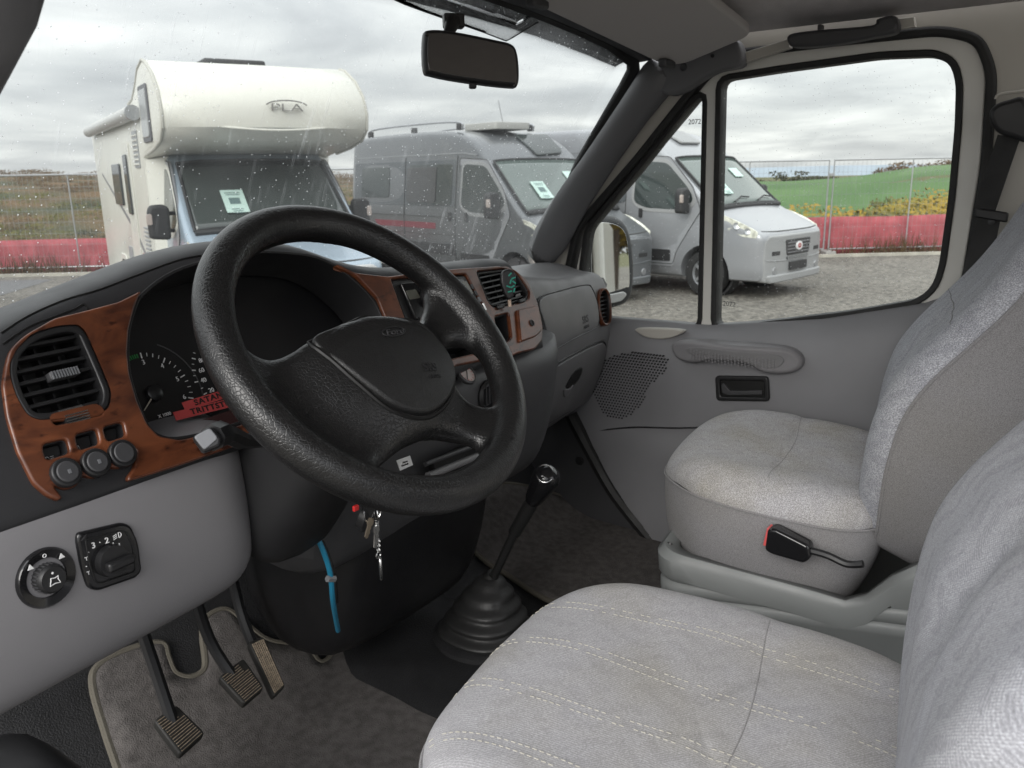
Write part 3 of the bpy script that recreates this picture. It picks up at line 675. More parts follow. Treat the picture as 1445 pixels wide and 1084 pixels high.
# ---- switches and knobs on the left wood panel
for q in SW: MB().prism(off(q, -.001), DP, -.0215, -.010).build('switch_blank', blk, dash, bevel=.001)
for i, (x, y) in enumerate([(88, 670), (130, 656), (167.5, 643)]):
    c = DP.px(x, y); o = plate('round_switch', [circ(*c, .0145, 28)], DP, -.004, .011, blk, dash, .002, res=3)
    plate('switch_cap', [circ(*c, .0105, 24)], DP, .009, .0125, dgrey, o, .0012)
    if i < 2: MB().box(DP.w(c[0]+.001, c[1]-.0005, .0128), (.0028, .0042, .0008), (DP.u, DP.v, DP.n)).build('lamp_mark', silverp, o)
# dark scallop below the knobs is the body itself; printed symbols
def sym_lines(name, fr, segs, h, r, m, par):
    mb = MB()
    for s in segs: mb.tube([fr.w(a, b, h) for a, b in s], r, 5)
    return mb.build(name, m, par)
c = DP.px(72, 645); s = .0028
arc = lambda cx_, cy_, r, t0, t1, n=8: [(cx_+r*math.cos(t0+(t1-t0)*k/n), cy_+r*math.sin(t0+(t1-t0)*k/n)) for k in range(n+1)]
sym_lines('fog_lamp_symbol', DP, [arc(c[0], c[1], s, -1.57, 1.57)[::1]+[(c[0], c[1]-s), (c[0], c[1]+s)]]+[[(c[0]+.004, c[1]+k*.0018), (c[0]+.0075, c[1]+k*.0018)] for k in (-1, 0, 1)], -.0205+.011, .00028, wht, dash)
c = DP.px(115, 630)
sym_lines('rear_window_symbol', DP, [[(c[0]-.003, c[1]-.002), (c[0]+.003, c[1]-.002), (c[0]+.0025, c[1]+.003), (c[0]-.0025, c[1]+.003), (c[0]-.003, c[1]-.002)], [(c[0]-.001, c[1]-.001), (c[0]-.001, c[1]+.002)], [(c[0]+.001, c[1]-.001), (c[0]+.001, c[1]+.002)]], -.0095, .00028, wht, dash)
# ---- instrument cluster
ic = mk('instrument_panel', *(lambda m_: (m_.v, m_.f))(MB().prism(off(CL, .004), DP, -.0845, -.078)), mat('cluster_black', (.006, .006, .007), .35), dash, smooth=False)
IH = -.0775
def tick(mb, c, r0, r1, a, wdt):
    ca, sa = math.cos(a), math.sin(a); u = DP.u*ca+DP.v*sa; v = DP.v*ca-DP.u*sa
    mb.box(DP.w(c[0]+ca*(r0+r1)/2, c[1]+sa*(r0+r1)/2, IH), (r1-r0, wdt, .0006), (u, v, DP.n))
# rev counter
def gpx(x, y): return DP.px(x, y, IH)
rc = gpx(214, 553); R1 = (V(gpx(262, 566))-V(rc)).length*1.0
p3, p6 = gpx(197, 497), gpx(268, 562)
def ang(c, q): return math.atan2(q[1]-c[1], q[0]-c[0])
rc = gpx(216, 556); A3, A6 = ang(rc, gpx(198, 498)), ang(rc, gpx(272, 560)); RR = (V(gpx(198, 498))-V(rc)).length
mb = MB()
for k in range(13):
    a = A3+(A6-A3)*k/12*1.02; tick(mb, rc, RR-(.007 if k % 4 == 0 else .0045), RR, a, .0014 if k % 4 == 0 else .0008)
mb.build('gauge_ticks', wht, ic, kind='stuff')
mb = MB()
for k in range(1, 12): tick(mb, rc, RR-.006, RR-.001, A3+.06*k+.04, .0014)
mb.build('economy_band', mat('green_print', (.02, .22, .05), .6), ic, kind='stuff')
for i in range(4):
    a = A3+(A6-A3)*i/3*1.02; text('gauge_number', '3456'[i], .0085, DP, rc[0]+math.cos(a)*(RR-.0125), rc[1]+math.sin(a)*(RR-.0125), IH+.0006, wht, ic)
text('gauge_text', 'X 1000', .006, DP, *gpx(232, 586), IH+.0006, wht, ic)
MB().lathe([(.010, 0), (.010, .006), (.007, .008), (.0001, .008)], DP.w(*rc, IH), DP.n, 20).build('needle_hub', blk, ic)
q0 = gpx(217, 555); q1 = gpx(201, 581)
MB().tube([DP.w(*q0, IH+.004), DP.w(*q1, IH+.004)], [.0012, .0006], 6).build('needle', mat('needle_pale', (.55, .5, .42), .5), ic)
scn = gpx(345, 525); SR = (V(gpx(276, 503))-V(scn)).length
for t, q in (('20', (298, 551)), ('40', (287, 537)), ('60', (284, 523)), ('80', (284, 509)), ('100', (292, 494))):
    text('gauge_number', t, .0085, DP, *gpx(*q), IH+.0006, wht, ic)
    qq = gpx(*q); a = ang(scn, qq); mb = MB(); tick(mb, scn, (V(qq)-V(scn)).length+.008, (V(qq)-V(scn)).length+.013, a, .0014); tick(mb, scn, (V(qq)-V(scn)).length+.009, (V(qq)-V(scn)).length+.012, a-.11, .0008); mb.build('gauge_ticks', wht, ic)
MB().tube([DP.w(rc[0]+(RR+.014)*math.cos(a_), rc[1]+(RR+.014)*math.sin(a_), IH-.001) for a_ in [A6-.9+.12*k for k in range(20)]], .0012, 6).build('dial_ring', dgrey, ic)
# red label tape stuck under the dials
tape = thing('label_tape', 'two red embossed tape strips with black capitals on the instrument panel', 'label', DP.at(290, 575, -.03))
TF = DP.up(-.045)
redt = mat('red_tape', (.42, .055, .055), .4); blt = mat('black_print', (.012, .01, .01), .5)
for (p0, p1, s, hgt, nm) in (((259, 574), (352, 545), 'SATANLAGE', .0105, 0), ((246, 588), (352, 562), 'TRITTSTUFE', .0105, 1)):
    a, b = V(TF.px(*p0)), V(TF.px(*p1)); d = b-a; L_ = d.length; rot = math.atan2(d.y, d.x); cc = (a+b)/2
    u = TF.u*math.cos(rot)+TF.v*math.sin(rot); v = TF.v*math.cos(rot)-TF.u*math.sin(rot)
    st = MB().box(TF.w(cc.x, cc.y, .0006*nm), (L_, hgt, .0008), (u, v, TF.n)).build('tape_strip', redt, tape)
    text('tape_text', s, .0098, TF, cc.x+.002, cc.y, .0006*nm+.0007, blt, st, rot=rot, sp=1.15, xs=1.25 if nm == 0 else 1.2, off=.0002)
MB().prism(TF.pp([(246, 606), (345, 572), (352, 606), (260, 632)]), TF, -.002, -.001).build('tape_carrier', mat('carrier_black', (.03, .006, .006), .6), tape, smooth=False)
# clear lens edge: inner ring of the cluster opening
plate('cluster_bezel', [CL, off(CL, -.004)], DP, -.075, .0, blk, dash, .001)
# ---- radio
rd = plate('radio', [off(RD, -.001)], DP, -.016, .003, blk, dash, .002)
ri = rnd(DP.pp([(560, 403), (648, 396), (670, 434), (582, 454)]), .003, 2)
plate('radio_face', [ri], DP, .003, .010, gls, rd, .002)
for q in ([(566, 414), (580, 412), (587, 424), (572, 427)], [(638, 402), (652, 400), (662, 418), (648, 421)]):
    plate('radio_window', [rnd(DP.pp(q), .002, 2)], DP, .009, .011, mat('lcd', (.10, .10, .08), .2), rd, .0006)
c = DP.px(595, 424); plate('radio_knob', [circ(*c, .014, 24)], DP, .009, .020, blk, rd, .002)
for i in range(6):
    c = DP.px(588+i*9.5, 451-i*1.3); MB().box(DP.w(*c, .0105), (.008, .004, .003), (DP.u, DP.v, DP.n)).build('radio_button', dgrey, rd, bevel=.0008)
for i in range(3):
    c = DP.px(660+i*5, 408+i*9); MB().box(DP.w(*c, .0105), (.006, .009, .003), (DP.u, DP.v, DP.n)).build('radio_button', silverp if i == 2 else dgrey, rd, bevel=.0008)
c = DP.px(676, 437); MB().box(DP.w(*c, .012), (.004, .014, .004), (DP.u, DP.v, DP.n)).build('radio_trim', steel, rd, bevel=.001)
# a grey card in the cubby
cubc = thing('cubby_card', 'pale rounded card standing in the small dashboard cubby beside the ashtray', 'card', DP.at(700, 470, -.02))
plate('card', [rnd(DP.pp([(690, 462), (697, 462), (711, 480), (707, 484), (696, 482)]), .003, 3)], DP, -.02, -.016, mat('card_pale', (.6, .6, .58), .5), cubc, .001)
# ---- air freshener on a stick in the vent
af = thing('air_freshener', 'black oval air freshener with green pattern clipped to the centre vent', 'air freshener', DP.at(717, 400, .03))
AF = Fr(DP.at(717, 400, .03), (.8, -.55, 0), (.1, .2, 1))
oc = cat(AF.pp([(708, 384), (717, 380), (726, 386), (727, 402), (724, 418), (717, 423), (711, 414), (706, 398)]), 4)
plate('freshener_disc', [oc], AF, -.006, .006, blk, af, .004, res=3)
grn = mat('green_print2', (.02, .30, .22), .5)
mb = MB()
for q in ((718, 388), (723, 393), (719, 398), (722, 405), (718, 412), (724, 410), (716, 405), (724, 399)):
    a = AF.px(*q); t = random.random()*3; mb.box(AF.w(*a, .0062), (.008, .0025, .001), (AF.u*math.cos(t)+AF.v*math.sin(t), AF.v*math.cos(t)-AF.u*math.sin(t), AF.n))
mb.build('green_pattern', grn, af)
MB().box(AF.at(719, 428, -.004), (.005, .013, .004), (AF.u, AF.v, AF.n)).build('freshener_clip', mat('clip_beige', (.55, .42, .33), .5), af)

# ---- passenger side of the dashboard
rows = []
# profile at X=.8 (Y,z) and at X=.37
PR = [(1.30, .62), (1.27, .70), (1.17, .705), (1.12, .688), (1.085, .684), (1.055, .682), (1.035, .667), (1.020, .62), (1.013, .56), (1.018, .50), (1.030, .44), (1.055, .375), (1.10, .318), (1.16, .30), (1.26, .32)]
PL = [(1.28, .64), (1.20, .74), (1.13, .742), (1.06, .725), (1.01, .728), (.978, .738), (.957, .725), (.945, .672), (.935, .60), (.945, .53), (.962, .47), (.985, .40), (1.01, .335), (1.08, .30), (1.22, .32)]
PM = [(1.29, .64), (1.22, .715), (1.15, .712), (1.08, .690), (1.045, .690), (1.022, .698), (1.002, .682), (.988, .63), (.975, .57), (.978, .51), (.992, .45), (1.018, .385), (1.055, .32), (1.12, .295), (1.24, .31)]
for x in (.245, .26, .30, .38, .48, .56, .64, .71, .765, .80, .812):
    r = []
    for k in range(len(PR)):
        y, z = lerp(x, [.26, .56, .80], [PL[k][0]-.012, PM[k][0], PR[k][0]]), lerp(x, [.26, .56, .80], [PL[k][1]+.008, PM[k][1], PR[k][1]])
        if x > .80: y, z = y+(1.12-y)*.06, z+(.52-z)*.05
        r.append(V((x, y, z)))
    rows.append(r)
vs, fs = loft(rows, True, True); pb = mk('passenger_dash_body', vs, fs, mgrey, dash, sub=2, angle=60); bake(pb)
pbv = surf(pb)
def patch(name, pts, bv, h, thick, mt, par, bev=.003, n=4):
    """a raised panel that follows the real surface under it"""
    P = [onto(bv, *q) for q in pts]; P = [p for p in P if p[0]]; c = sum((p[0] for p in P), V())/len(P); nn = sum((p[1] for p in P), V()).normalized()
    u = V((1, 0, 0)) if abs(nn.x) < .8 else V((0, -1, 0)); u = (u-nn*u.dot(nn)).normalized(); fr = Fr(c, u, nn.cross(u))
    lp = cat([((p[0]-c).dot(fr.u), (p[0]-c).dot(fr.v)) for p in P], n)
    # dense fill so that it can bend
    bm = bmesh.new(); a0, a1 = min(q[0] for q in lp), max(q[0] for q in lp); b0, b1 = min(q[1] for q in lp), max(q[1] for q in lp)
    ring = [bm.verts.new((q[0], q[1], 0)) for q in lp]; es = [bm.edges.new((ring[i], ring[(i+1) % len(ring)])) for i in range(len(ring))]
    bmesh.ops.triangle_fill(bm, use_beauty=True, edges=es)
    for it in range(3):
        bmesh.ops.subdivide_edges(bm, edges=[e for e in bm.edges if e.calc_length() > .012], cuts=1)
        bmesh.ops.triangulate(bm, faces=bm.faces[:]); bmesh.ops.beautify_fill(bm, faces=bm.faces[:], edges=bm.edges[:])
    for v in bm.verts:
        p = fr.w(v.co.x, v.co.y, .05); hit = bv.ray_cast(p, -fr.n, .15); q = hit[0] if hit[0] else fr.w(v.co.x, v.co.y, 0); v.co = q+fr.n*h
    bmesh.ops.recalc_face_normals(bm, faces=bm.faces[:])
    if sum((f.normal*f.calc_area() for f in bm.faces), V()).dot(fr.n) < 0: bmesh.ops.reverse_faces(bm, faces=bm.faces[:])
    me = bpy.data.meshes.new(name); bm.to_mesh(me); bm.free()
    o = link(name, me, mt, par, angle=60); q = o.modifiers.new('s', 'SOLIDIFY'); q.thickness = thick; q.offset = 1
    if bev: w_ = o.modifiers.new('b', 'BEVEL'); w_.width = min(bev, thick*.8); w_.segments = 3; w_.limit_method = 'ANGLE'; w_.angle_limit = R_(50)
    return o
def grow(pts, k):
    cx0 = sum(p[0] for p in pts)/len(pts); cy0 = sum(p[1] for p in pts)/len(pts); return [(cx0+(x-cx0)*k, cy0+(y-cy0)*k) for x, y in pts]
AB = [(760, 424), (790, 412), (825, 404), (834, 410), (841, 430), (843, 452), (838, 462), (810, 476), (782, 491), (774, 484), (766, 455)]
patch('airbag_cover', AB, pbv, .0004, .004, mgrey, dash)
MB().tube(drape(grow(AB, 1.05), pbv, .0003), .0022, 6, True).build('airbag_seam', blk, dash)
GB = [(744, 636), (748, 590), (757, 548), (775, 522), (805, 503), (840, 486), (851, 487), (850, 505), (838, 540), (818, 570), (785, 600)]
patch('glovebox_door', GB, pbv, .0004, .007, mgrey, dash, .005)
MB().tube(drape(grow(GB, 1.045), pbv, .0003), .0024, 6, True).build('glovebox_seam', blk, dash)
gl = patch('glovebox_latch', [(803, 527), (813, 517), (818, 520), (812, 535), (800, 546), (794, 544)], pbv, .007, .0012, MATS['deep_black'], dash, 0)
patch('latch_lip', [(791, 548), (799, 546), (804, 541), (798, 553), (792, 558)], pbv, .007, .004, grey, dash, .002)
p, nn = onto(pbv, 824, 453); u = (V((1, .2, 0))-nn*V((1, .2, 0)).dot(nn)).normalized(); SFr = Fr(p, u, nn.cross(u))
emb = mat('emboss_grey', (.06, .06, .062), .5)
text('airbag_text', 'SRS', .024, SFr, 0, .003, .0047, emb, dash, off=.0003); text('airbag_text', 'AIRBAG', .010, SFr, 0, -.014, .0047, emb, dash)
# round end vent by the door in its wood ring
EV = Fr(onto(pbv, 851, 434)[0]+V((-.004, -.006, 0)), (.95, -.10, 0), (.05, .25, 1))
el = cat(EV.pp([(846, 409), (852, 407), (857, 414), (860, 430), (860, 452), (855, 460), (848, 457), (843, 440), (842, 420)]), 4)
cut(pb, [MB().prism(el, EV, -.024, .05).build('c', None, smooth=False)])
plate('wood_ring', [el, off(el, -.006)], EV, -.02, .008, wood, dash, .003)
vent('air_vent', off(el, -.005), EV, 8, 1, .02, dash, .002)

# ---- lower centre of the dashboard, dark
rows = []
for x in (-.30, -.22, -.10, .0, .10, .20, .30, .37, .39):
    k = lerp(x, [.30, .39], [0, 1])
    rows.append([V((x, y, z)) for y, z in [(1.2, .62), (.925+.02*k, .62), (.86+.05*k, .612), (.838+.09*k, .585), (.85+.09*k, .50), (.87+.08*k, .42), (.90+.09*k, .34), (1.0, .30), (1.2, .32)]])
vs, fs = loft(rows, True, True); cl_ = mk('centre_lower_panel', vs, fs, mat('centre_grey', (.06, .06, .063), .45, bump=.2, bscale=800, dist=.0006), dash, sub=2, angle=60); bake(cl_); cbv = surf(cl_)
def lowat(x, y, h=0): p, n = onto(cbv, x, y, DP.at(x, y)); return p+n*h, n
# small clock
p, n = lowat(651, 536, .010); n = (n+V((0, -.3, .2))).normalized()
ck = MB().lathe([(.0001, 0), (.017, 0), (.0195, .003), (.0195, .008), (.0165, .010), (.0160, .006), (.0001, .006)], p, n, 32).build('clock', dgrey, dash)
MB().lathe([(.0001, .0062), (.0158, .0062), (.0158, .0066), (.0001, .0066)], p, n, 28).build('clock_dial', mat('clock_face', (.45, .40, .38), .5), ck)
u = n.orthogonal().normalized(); MB().tube([p+n*.0075-u*.009, p+n*.0075+u*.012], .0007, 5).build('clock_hand', blk, ck)
CF = Fr(p+n*.0075, V((1, .1, 0))-n*V((1, .1, 0)).dot(n), n.cross(V((1, 0, 0))))
mb = MB()
for k in range(12): a = k*math.pi/6; mb.box(CF.w(.0125*math.cos(a), .0125*math.sin(a), 0), (.003, .0007, .0004), (CF.u*math.cos(a)+CF.v*math.sin(a), CF.v*math.cos(a)-CF.u*math.sin(a), CF.n))
mb.build('clock_ticks', MATS['red_tape'], ck)
# socket and round heater vent
p, n = lowat(688, 558, .0)
hv = MB().lathe([(.0001, -.01), (.026, -.01), (.028, .004), (.024, .008), (.020, .002), (.018, -.006), (.0001, -.006)], p, n, 32).build('heater_knob', blk, dash)
for k in (-1, 0, 1): MB().box(p+V((.009*k, 0, 0))+n*.002, (.002, .006, .030)).build('knob_fin', dgrey, hv)
p, n = onto(pbv, 738, 549)
if p:
    so = MB().lathe([(.0001, 0), (.014, 0), (.015, .004), (.012, .010), (.0001, .011)], p, n, 28).build('power_socket', grey, dash)
    MB().lathe([(.0001, 0), (.009, 0), (.009, .002), (.0001, .002)], p+n*.0105, n, 24).build('socket_cap', mgrey, so)
    MB().box(p-V((0, 0, .014))+n*.006, (.010, .004, .008)).build('socket_tab', grey, so, bevel=.002)
# storage tray with rails seen through the steering wheel
TY = Fr((.03, .845, .50), (1, .07, 0), (0, -.12, 1))
tr = rnd(TY.pp([(603, 650), (690, 612), (700, 640), (694, 668), (610, 690)]), .006, 3)
plate('storage_tray', [tr], TY, .0, .012, MATS['deep_black'], dash, .002)
for q0, q1, r, mt in (((600, 655), (688, 622), .004, dgrey), ((604, 672), (692, 636), .0065, mgrey), ((612, 682), (694, 650), .003, dgrey)):
    MB().tube([TY.at(*q0, .014), TY.at(*q1, .014)], r, 10).build('tray_rail', mt, dash)
stk = thing('white_sticker', 'small white lettered sticker under the steering wheel hub', 'sticker', TY.at(571, 654, .03))
SK = TY.up(.05); sp_ = SK.pp([(559, 650), (578, 643), (582, 656), (564, 664)])
MB().prism(sp_, SK, 0, .001).build('sticker_paper', wht, stk, smooth=False)
q = SK.px(570.5, 653.5); a_ = math.atan2(*(V(SK.px(578, 643))-V(SK.px(559, 650))).yx)
text('sticker_text', 'Neues\nGewinde', .0042, SK, q[0], q[1], .0014, blt, stk, rot=a_)

# ---- knee panel, left lower part
KP = Fr((-.6, .775, .50), (1, .10, 0), (0, 0, 1))
rows = []
for x in (-.83, -.78, -.70, -.62, -.54, -.49, -.465, -.45, -.443):
    e = max(0, (x+.50)/.057); e2 = e*e
    rows.append([V((x, y+.10*(x+.65)+.035*e2, z)) for y, z in [(1.1, .655), (.88, .655-.01*e2), (.812, .652-.012*e2), (.788, .632-.008*e2), (.780, .59), (.775, .54), (.777, .48+.008*e2), (.790, .452+.015*e2), (.82, .436+.02*e2), (1.05, .44)]])
vs, fs = loft(rows, True, True); kp = mk('knee_panel', vs, fs, grey, dash, sub=2, angle=60); bake(kp); kbv = surf(kp)
# mirror adjuster
def sfr(bv, x, y, h=0):
    p, n = onto(bv, x, y); u = V((1, 0, 0)); u = (u-n*u.dot(n)).normalized(); return Fr(p+n*h, u, n.cross(u))
MA = sfr(kbv, 65, 815)
ma = MB().lathe([(.0001, -.01), (.0275, -.01), (.0285, .001), (.0265, .004), (.019, .002), (.0175, -.004), (.0001, -.004)], MA.o, MA.n, 40).build('mirror_adjuster', gls, dash)
MB().lathe([(.0001, -.004), (.0135, -.004), (.0135, .010), (.0115, .013), (.0001, .0125)], MA.o, MA.n, 32).build('adjuster_knob', blk, ma)
mb = MB()
for k in range(24): a = k*math.pi/12; mb.box(MA.w(.0137*math.cos(a), .0137*math.sin(a), .004), (.0012, .0012, .010), (MA.u, MA.v, MA.n))
mb.build('knob_ribs', dgrey, ma, kind='stuff')
sym_lines('mirror_symbol', MA, [[(-.0035, -.001), (-.005, -.005), (0, -.004), (.005, -.005), (.0035, -.001), (.004, .002), (.001, .001), (-.003, .002), (-.0035, -.001)]], .0135, .0005, wht, ma)
MB().lathe([(.0001, 0), (.0012, 0), (.0001, .0006)], MA.w(0, .006, .0128), MA.n, 10).build('adjuster_dot', wht, ma)
for (dx_, dy_, rr) in ((-.014, .0165, .6), (.0155, .0155, -.6)):
    mb = MB().prism([(dx_-.003, dy_-.002), (dx_+.003, dy_-.002), (dx_, dy_+.003)], MA, .0045, .005); mb.build('adjuster_arrow', wht, ma, smooth=False)
sym_lines('adjuster_zero', MA, [arc(0.0005, .022, .0016, 0, 6.28, 10)], .0046, .0004, wht, ma)
# headlight leveller
HLF = sfr(kbv, 152, 785)
ho_ = rnd(HLF.pp([(107, 752), (170, 737), (182, 741), (193, 765), (198, 805), (190, 815), (135, 834), (122, 829), (112, 800), (106, 765)]), .008, 4)
hl = plate('headlight_leveller', [ho_], HLF, -.01, .004, gls, dash, .003)
hi = off(ho_, -.007); plate('leveller_ring', [hi, off(hi, -.0015)], HLF, .002, .0052, blk, hl, .0006)
kc = HLF.px(152, 790)
MB().lathe([(.0001, 0), (.0165, 0), (.0155, .009), (.0001, .0095)], HLF.w(*kc, .003), HLF.n, 36).build('leveller_knob', blk, hl)
MB().box(HLF.w(kc[0]+.003, kc[1]-.003, .015), (.029, .010, .010), (HLF.u, HLF.v, HLF.n)).build('knob_grip', blk, hl, bevel=.003)
mb = MB().prism([(kc[0]+.016, kc[1]-.006), (kc[0]+.016, kc[1]), (kc[0]+.0215, kc[1]-.003)][::1], HLF, .0125, .0135)
q = HLF.px(171, 795, .014); mb = MB().prism([(q[0]-.003, q[1]-.003), (q[0]+.004, q[1]-.003), (q[0], q[1]+.004)], HLF, .013, .0145); mb.build('knob_arrow', wht, hl, smooth=False)
for s, q in (('3', (132, 770)), ('2', (151, 763)), ('1', (169, 771)), ('\u00b7', (141, 766)), ('\u00b7', (160, 767)), ('\u00b7', (125, 780)), ('T', (122, 789)), ('\u00b7', (122, 800)), ('T', (125, 809)), ('\u00b7', (170, 780))):
    text('leveller_number', s, .0085 if s != 'T' else .005, HLF, *HLF.px(*q, .0045), .0045, wht, hl)
q = HLF.px(162, 755)
sym_lines('headlight_symbol', HLF, [arc(q[0]+.001, q[1], .0028, -1.57, 1.57)+[(q[0]+.001, q[1]-.0028)]]+[[(q[0]-.005, q[1]+k*.0018-.001), (q[0]-.001, q[1]+k*.0018)] for k in (-1, 0, 1)], .0048, .0004, wht, hl)

# ------------------------------------------------------------------ steering column, stalk, keys
sc_ = thing('steering_column', 'dark plastic steering column cowl behind the wheel', 'steering column', (-.385, .80, .60))
WC = V((-.388, .651, .743)); _s, _t = R_(1.5), R_(42.5)
WN = V((math.sin(_s)*math.cos(_t), -math.cos(_s)*math.cos(_t), math.sin(_t))); WF = Fr(WC, (math.cos(_s), math.sin(_s), 0), WN.cross(V((math.cos(_s), math.sin(_s), 0))))
ax = -WN
rows = []
for i, (dd, hw, up_, dn) in enumerate([(.045, .040, .034, .045), (.065, .055, .040, .060), (.11, .060, .044, .070), (.17, .064, .05, .085), (.24, .070, .05, .10), (.30, .075, .05, .11), (.33, .076, .05, .11)]):
    c = WC+ax*dd
    rows.append([c+WF.u*(hw*(abs(math.cos(a))**.6)*(1 if math.cos(a) > 0 else -1))+WF.v*((up_ if math.sin(a) > 0 else dn)*(abs(math.sin(a))**.6)*(1 if math.sin(a) > 0 else -1)) for a in [2*math.pi*k/20 for k in range(20)]])
vs, fs = loft(rows, True, True); mk('column_cowl', vs, fs, mat('cowl_grey', (.014, .014, .015), .5, bump=.2, bscale=800, dist=.0006), sc_, sub=1, angle=60)
st = thing('indicator_stalk', 'black stalk with square grey end left of the steering wheel', 'stalk', (-.5, .69, .69))
SF_ = YZ(.66)
p0 = YZ(.655).at(291, 621); p1 = YZ(.675).at(318, 612); p2 = YZ(.70).at(345, 622); p3 = YZ(.73).at(385, 618)
MB().tube(cat([p0+(p1-p0)*.3, p1, p2, p3, p3+V((.06, .03, -.01))], 4, False), [.013]*4+[.010]*4+[.008]*9, 8).build('stalk_arm', blk, st)
dd = (p1-p0).normalized(); SA = Fr(p0, dd.cross(V((0, 0, 1))).normalized()*-1, V((0, 0, 1)))
SA = Fr(p0, (.86, -.5, .0), (.2, .3, 1))
plate('stalk_end', [rnd(SA.pp([(271, 617), (297, 601), (313, 618), (311, 630), (287, 640)]), .003, 3)], SA, -.022, .003, blk, st, .003)
plate('end_face', [rnd(SA.pp([(273, 617), (296, 604), (308, 619), (288, 636)]), .003, 3)], SA, .002, .0045, silverp, st, .001)
# ignition + keys
ig = MB().lathe([(.0001, 0), (.020, 0), (.022, .01), (.018, .016), (.0001, .016)], Fr((-.31, .76, .52), (1, 0, 0), (0, 0, 1)).at(512, 725), V((.35, -.8, -.35)), 24).build('ignition_lock', blk, sc_)
KF = YZ(.70)
keys = thing('key_bunch', 'bunch of keys with rings and pendant hanging from the ignition', 'keys', KF.at(525, 725))
def kring(x, y, r, nm='key_ring', tilt=.5):
    c = KF.at(x, y); a = V((1, 0, 0))*math.cos(tilt)+V((0, 1, 0))*math.sin(tilt)
    MB().tube([c+a*(r*math.cos(2*math.pi*k/22))+V((0, 0, 1))*(r*math.sin(2*math.pi*k/22)) for k in range(22)], .0011, 6, True).build(nm, steel, keys)
MB().box(KF.at(519, 716), (.020, .007, .028), (V((.9, .3, .3)).normalized(), V((-.3, .95, 0)).normalized(), V((-.3, -.1, .95)).normalized())).build('key_head', blk, keys, bevel=.004)
MB().box(KF.at(502, 717, .004), (.008, .004, .007)).build('red_tab', mat('red_plastic', (.5, .02, .02), .4), keys, bevel=.001)
kring(520, 723, .011, tilt=.3); kring(530, 723, .012, tilt=1.0); kring(527, 724, .010, tilt=-.3)
def key(x0, y0, x1, y1, mt):
    a, b = KF.at(x0, y0, .004), KF.at(x1, y1, .004); u = (b-a).normalized(); v = V((0, 1, 0)).cross(u).normalized(); Fk = Fr(a, v, -u); ll = (b-a).length
    po = [(-.0045, 0), (.0045, 0), (.005, -.007), (.003, -.010), (.003, -ll), (0, -ll-.002), (-.0022, -ll)]+[(-.0022-(.0014 if k % 2 else 0), -ll+.0028*(k+1)) for k in range(5)]+[(-.003, -.010), (-.005, -.007)]
    MB().prism(po, Fk, -.0009, .0009).build('key', mt, keys, smooth=False)
key(524, 731, 517, 758, mat('brass_key', (.45, .38, .30), .35, metal=1)); key(531, 742, 530, 772, steel)
MB().tube([KF.at(532, 733), KF.at(532, 745)], .0028, 8).tube([KF.at(532, 745), KF.at(533, 758)], .0018, 8).build('swivel_clip', steel, keys)
for y_ in (764, 770, 776, 783): kring(534, y_, .0032 if y_ != 783 else .0045, 'chain_link', .2 if y_ % 2 else 1.3)
pd = KF.at(537, 803); MB().add([pd+V((.0045*math.cos(2*math.pi*k/16)*.6, .004*math.cos(2*math.pi*k/16), .016*math.sin(2*math.pi*k/16)))+V((.8, -.5, 0))*h for h in (-.0016, .0016) for k in range(16)], [tuple(range(16))[::-1], tuple(range(16, 32))]+[(k, (k+1) % 16, (k+1) % 16+16, k+16) for k in range(16)]).build('pendant', steel, keys, bevel=.001)

# ------------------------------------------------------------------ steering wheel
wheel = thing('steering_wheel', 'black leather grained steering wheel with four spokes and airbag hub', 'steering wheel', tuple(WC))
RC, RT = .1842, .0208
def loopw(pts, h=0): return cat(WF.pp(pts, h), 4)
hub = MB()
tor = MB().tube([WF.w(RC*math.cos(a), RC*math.sin(a), 0) for a in [2*math.pi*k/90 for k in range(90)]], RT, 20, True)
disc = circ(0, 0, .178, 72)
topo = cat([(-.152, .052), (-.134, .034), (-.108, .027), (-.07, .034), (-.03, .040), (.02, .042), (.07, .030), (.097, .026), (.118, .034), (.139, .052), (.150, .085), (.12, .125), (.07, .153), (0, .166), (-.07, .15), (-.12, .118), (-.150, .08)], 4)
ro = cat([(.104, -.022), (.128, -.012), (.155, -.020), (.163, -.048), (.155, -.084), (.138, -.107), (.118, -.108), (.100, -.088), (.094, -.055)], 4)
bo_ = cat([(-.088, -.128), (-.062, -.142), (-.02, -.156), (.02, -.161), (.048, -.158), (.062, -.148), (.052, -.132), (.02, -.117), (-.02, -.112), (-.06, -.118)], 4)
lo = cat([(-.118, -.050), (-.135, -.040), (-.158, -.055), (-.155, -.082), (-.138, -.10), (-.122, -.085)], 4)
def wfn(a, b, h):
    r = math.hypot(a, b); d = -.020*math.exp(-((r-.128)/.04)**2)+.004*math.exp(-(r/.07)**2)
    return WF.w(a, b, h+d)
def pin(p, poly): return inside(p, poly)
st_ = .003; NN = 60; keep = {}
def dist_edge(p):
    d = .178-math.hypot(*p)
    for h in holes:
        for i in range(len(h)):
            a, b = V(h[i-1]), V(h[i]); ab = b-a; q = V(p); t = max(0, min(1, (q-a).dot(ab)/max(ab.length_squared, 1e-12))); d = min(d, (q-a-ab*t).length) if True else d
    return d
holes = [topo, ro, bo_]
for i in range(-NN, NN+1):
    for j in range(-NN, NN+1):
        p = (i*st_, j*st_)
        if math.hypot(*p) < .180 and not any(pin(p, h) for h in holes): keep[(i, j)] = 1
vid = {}; vv = []; ff = []
de = {}
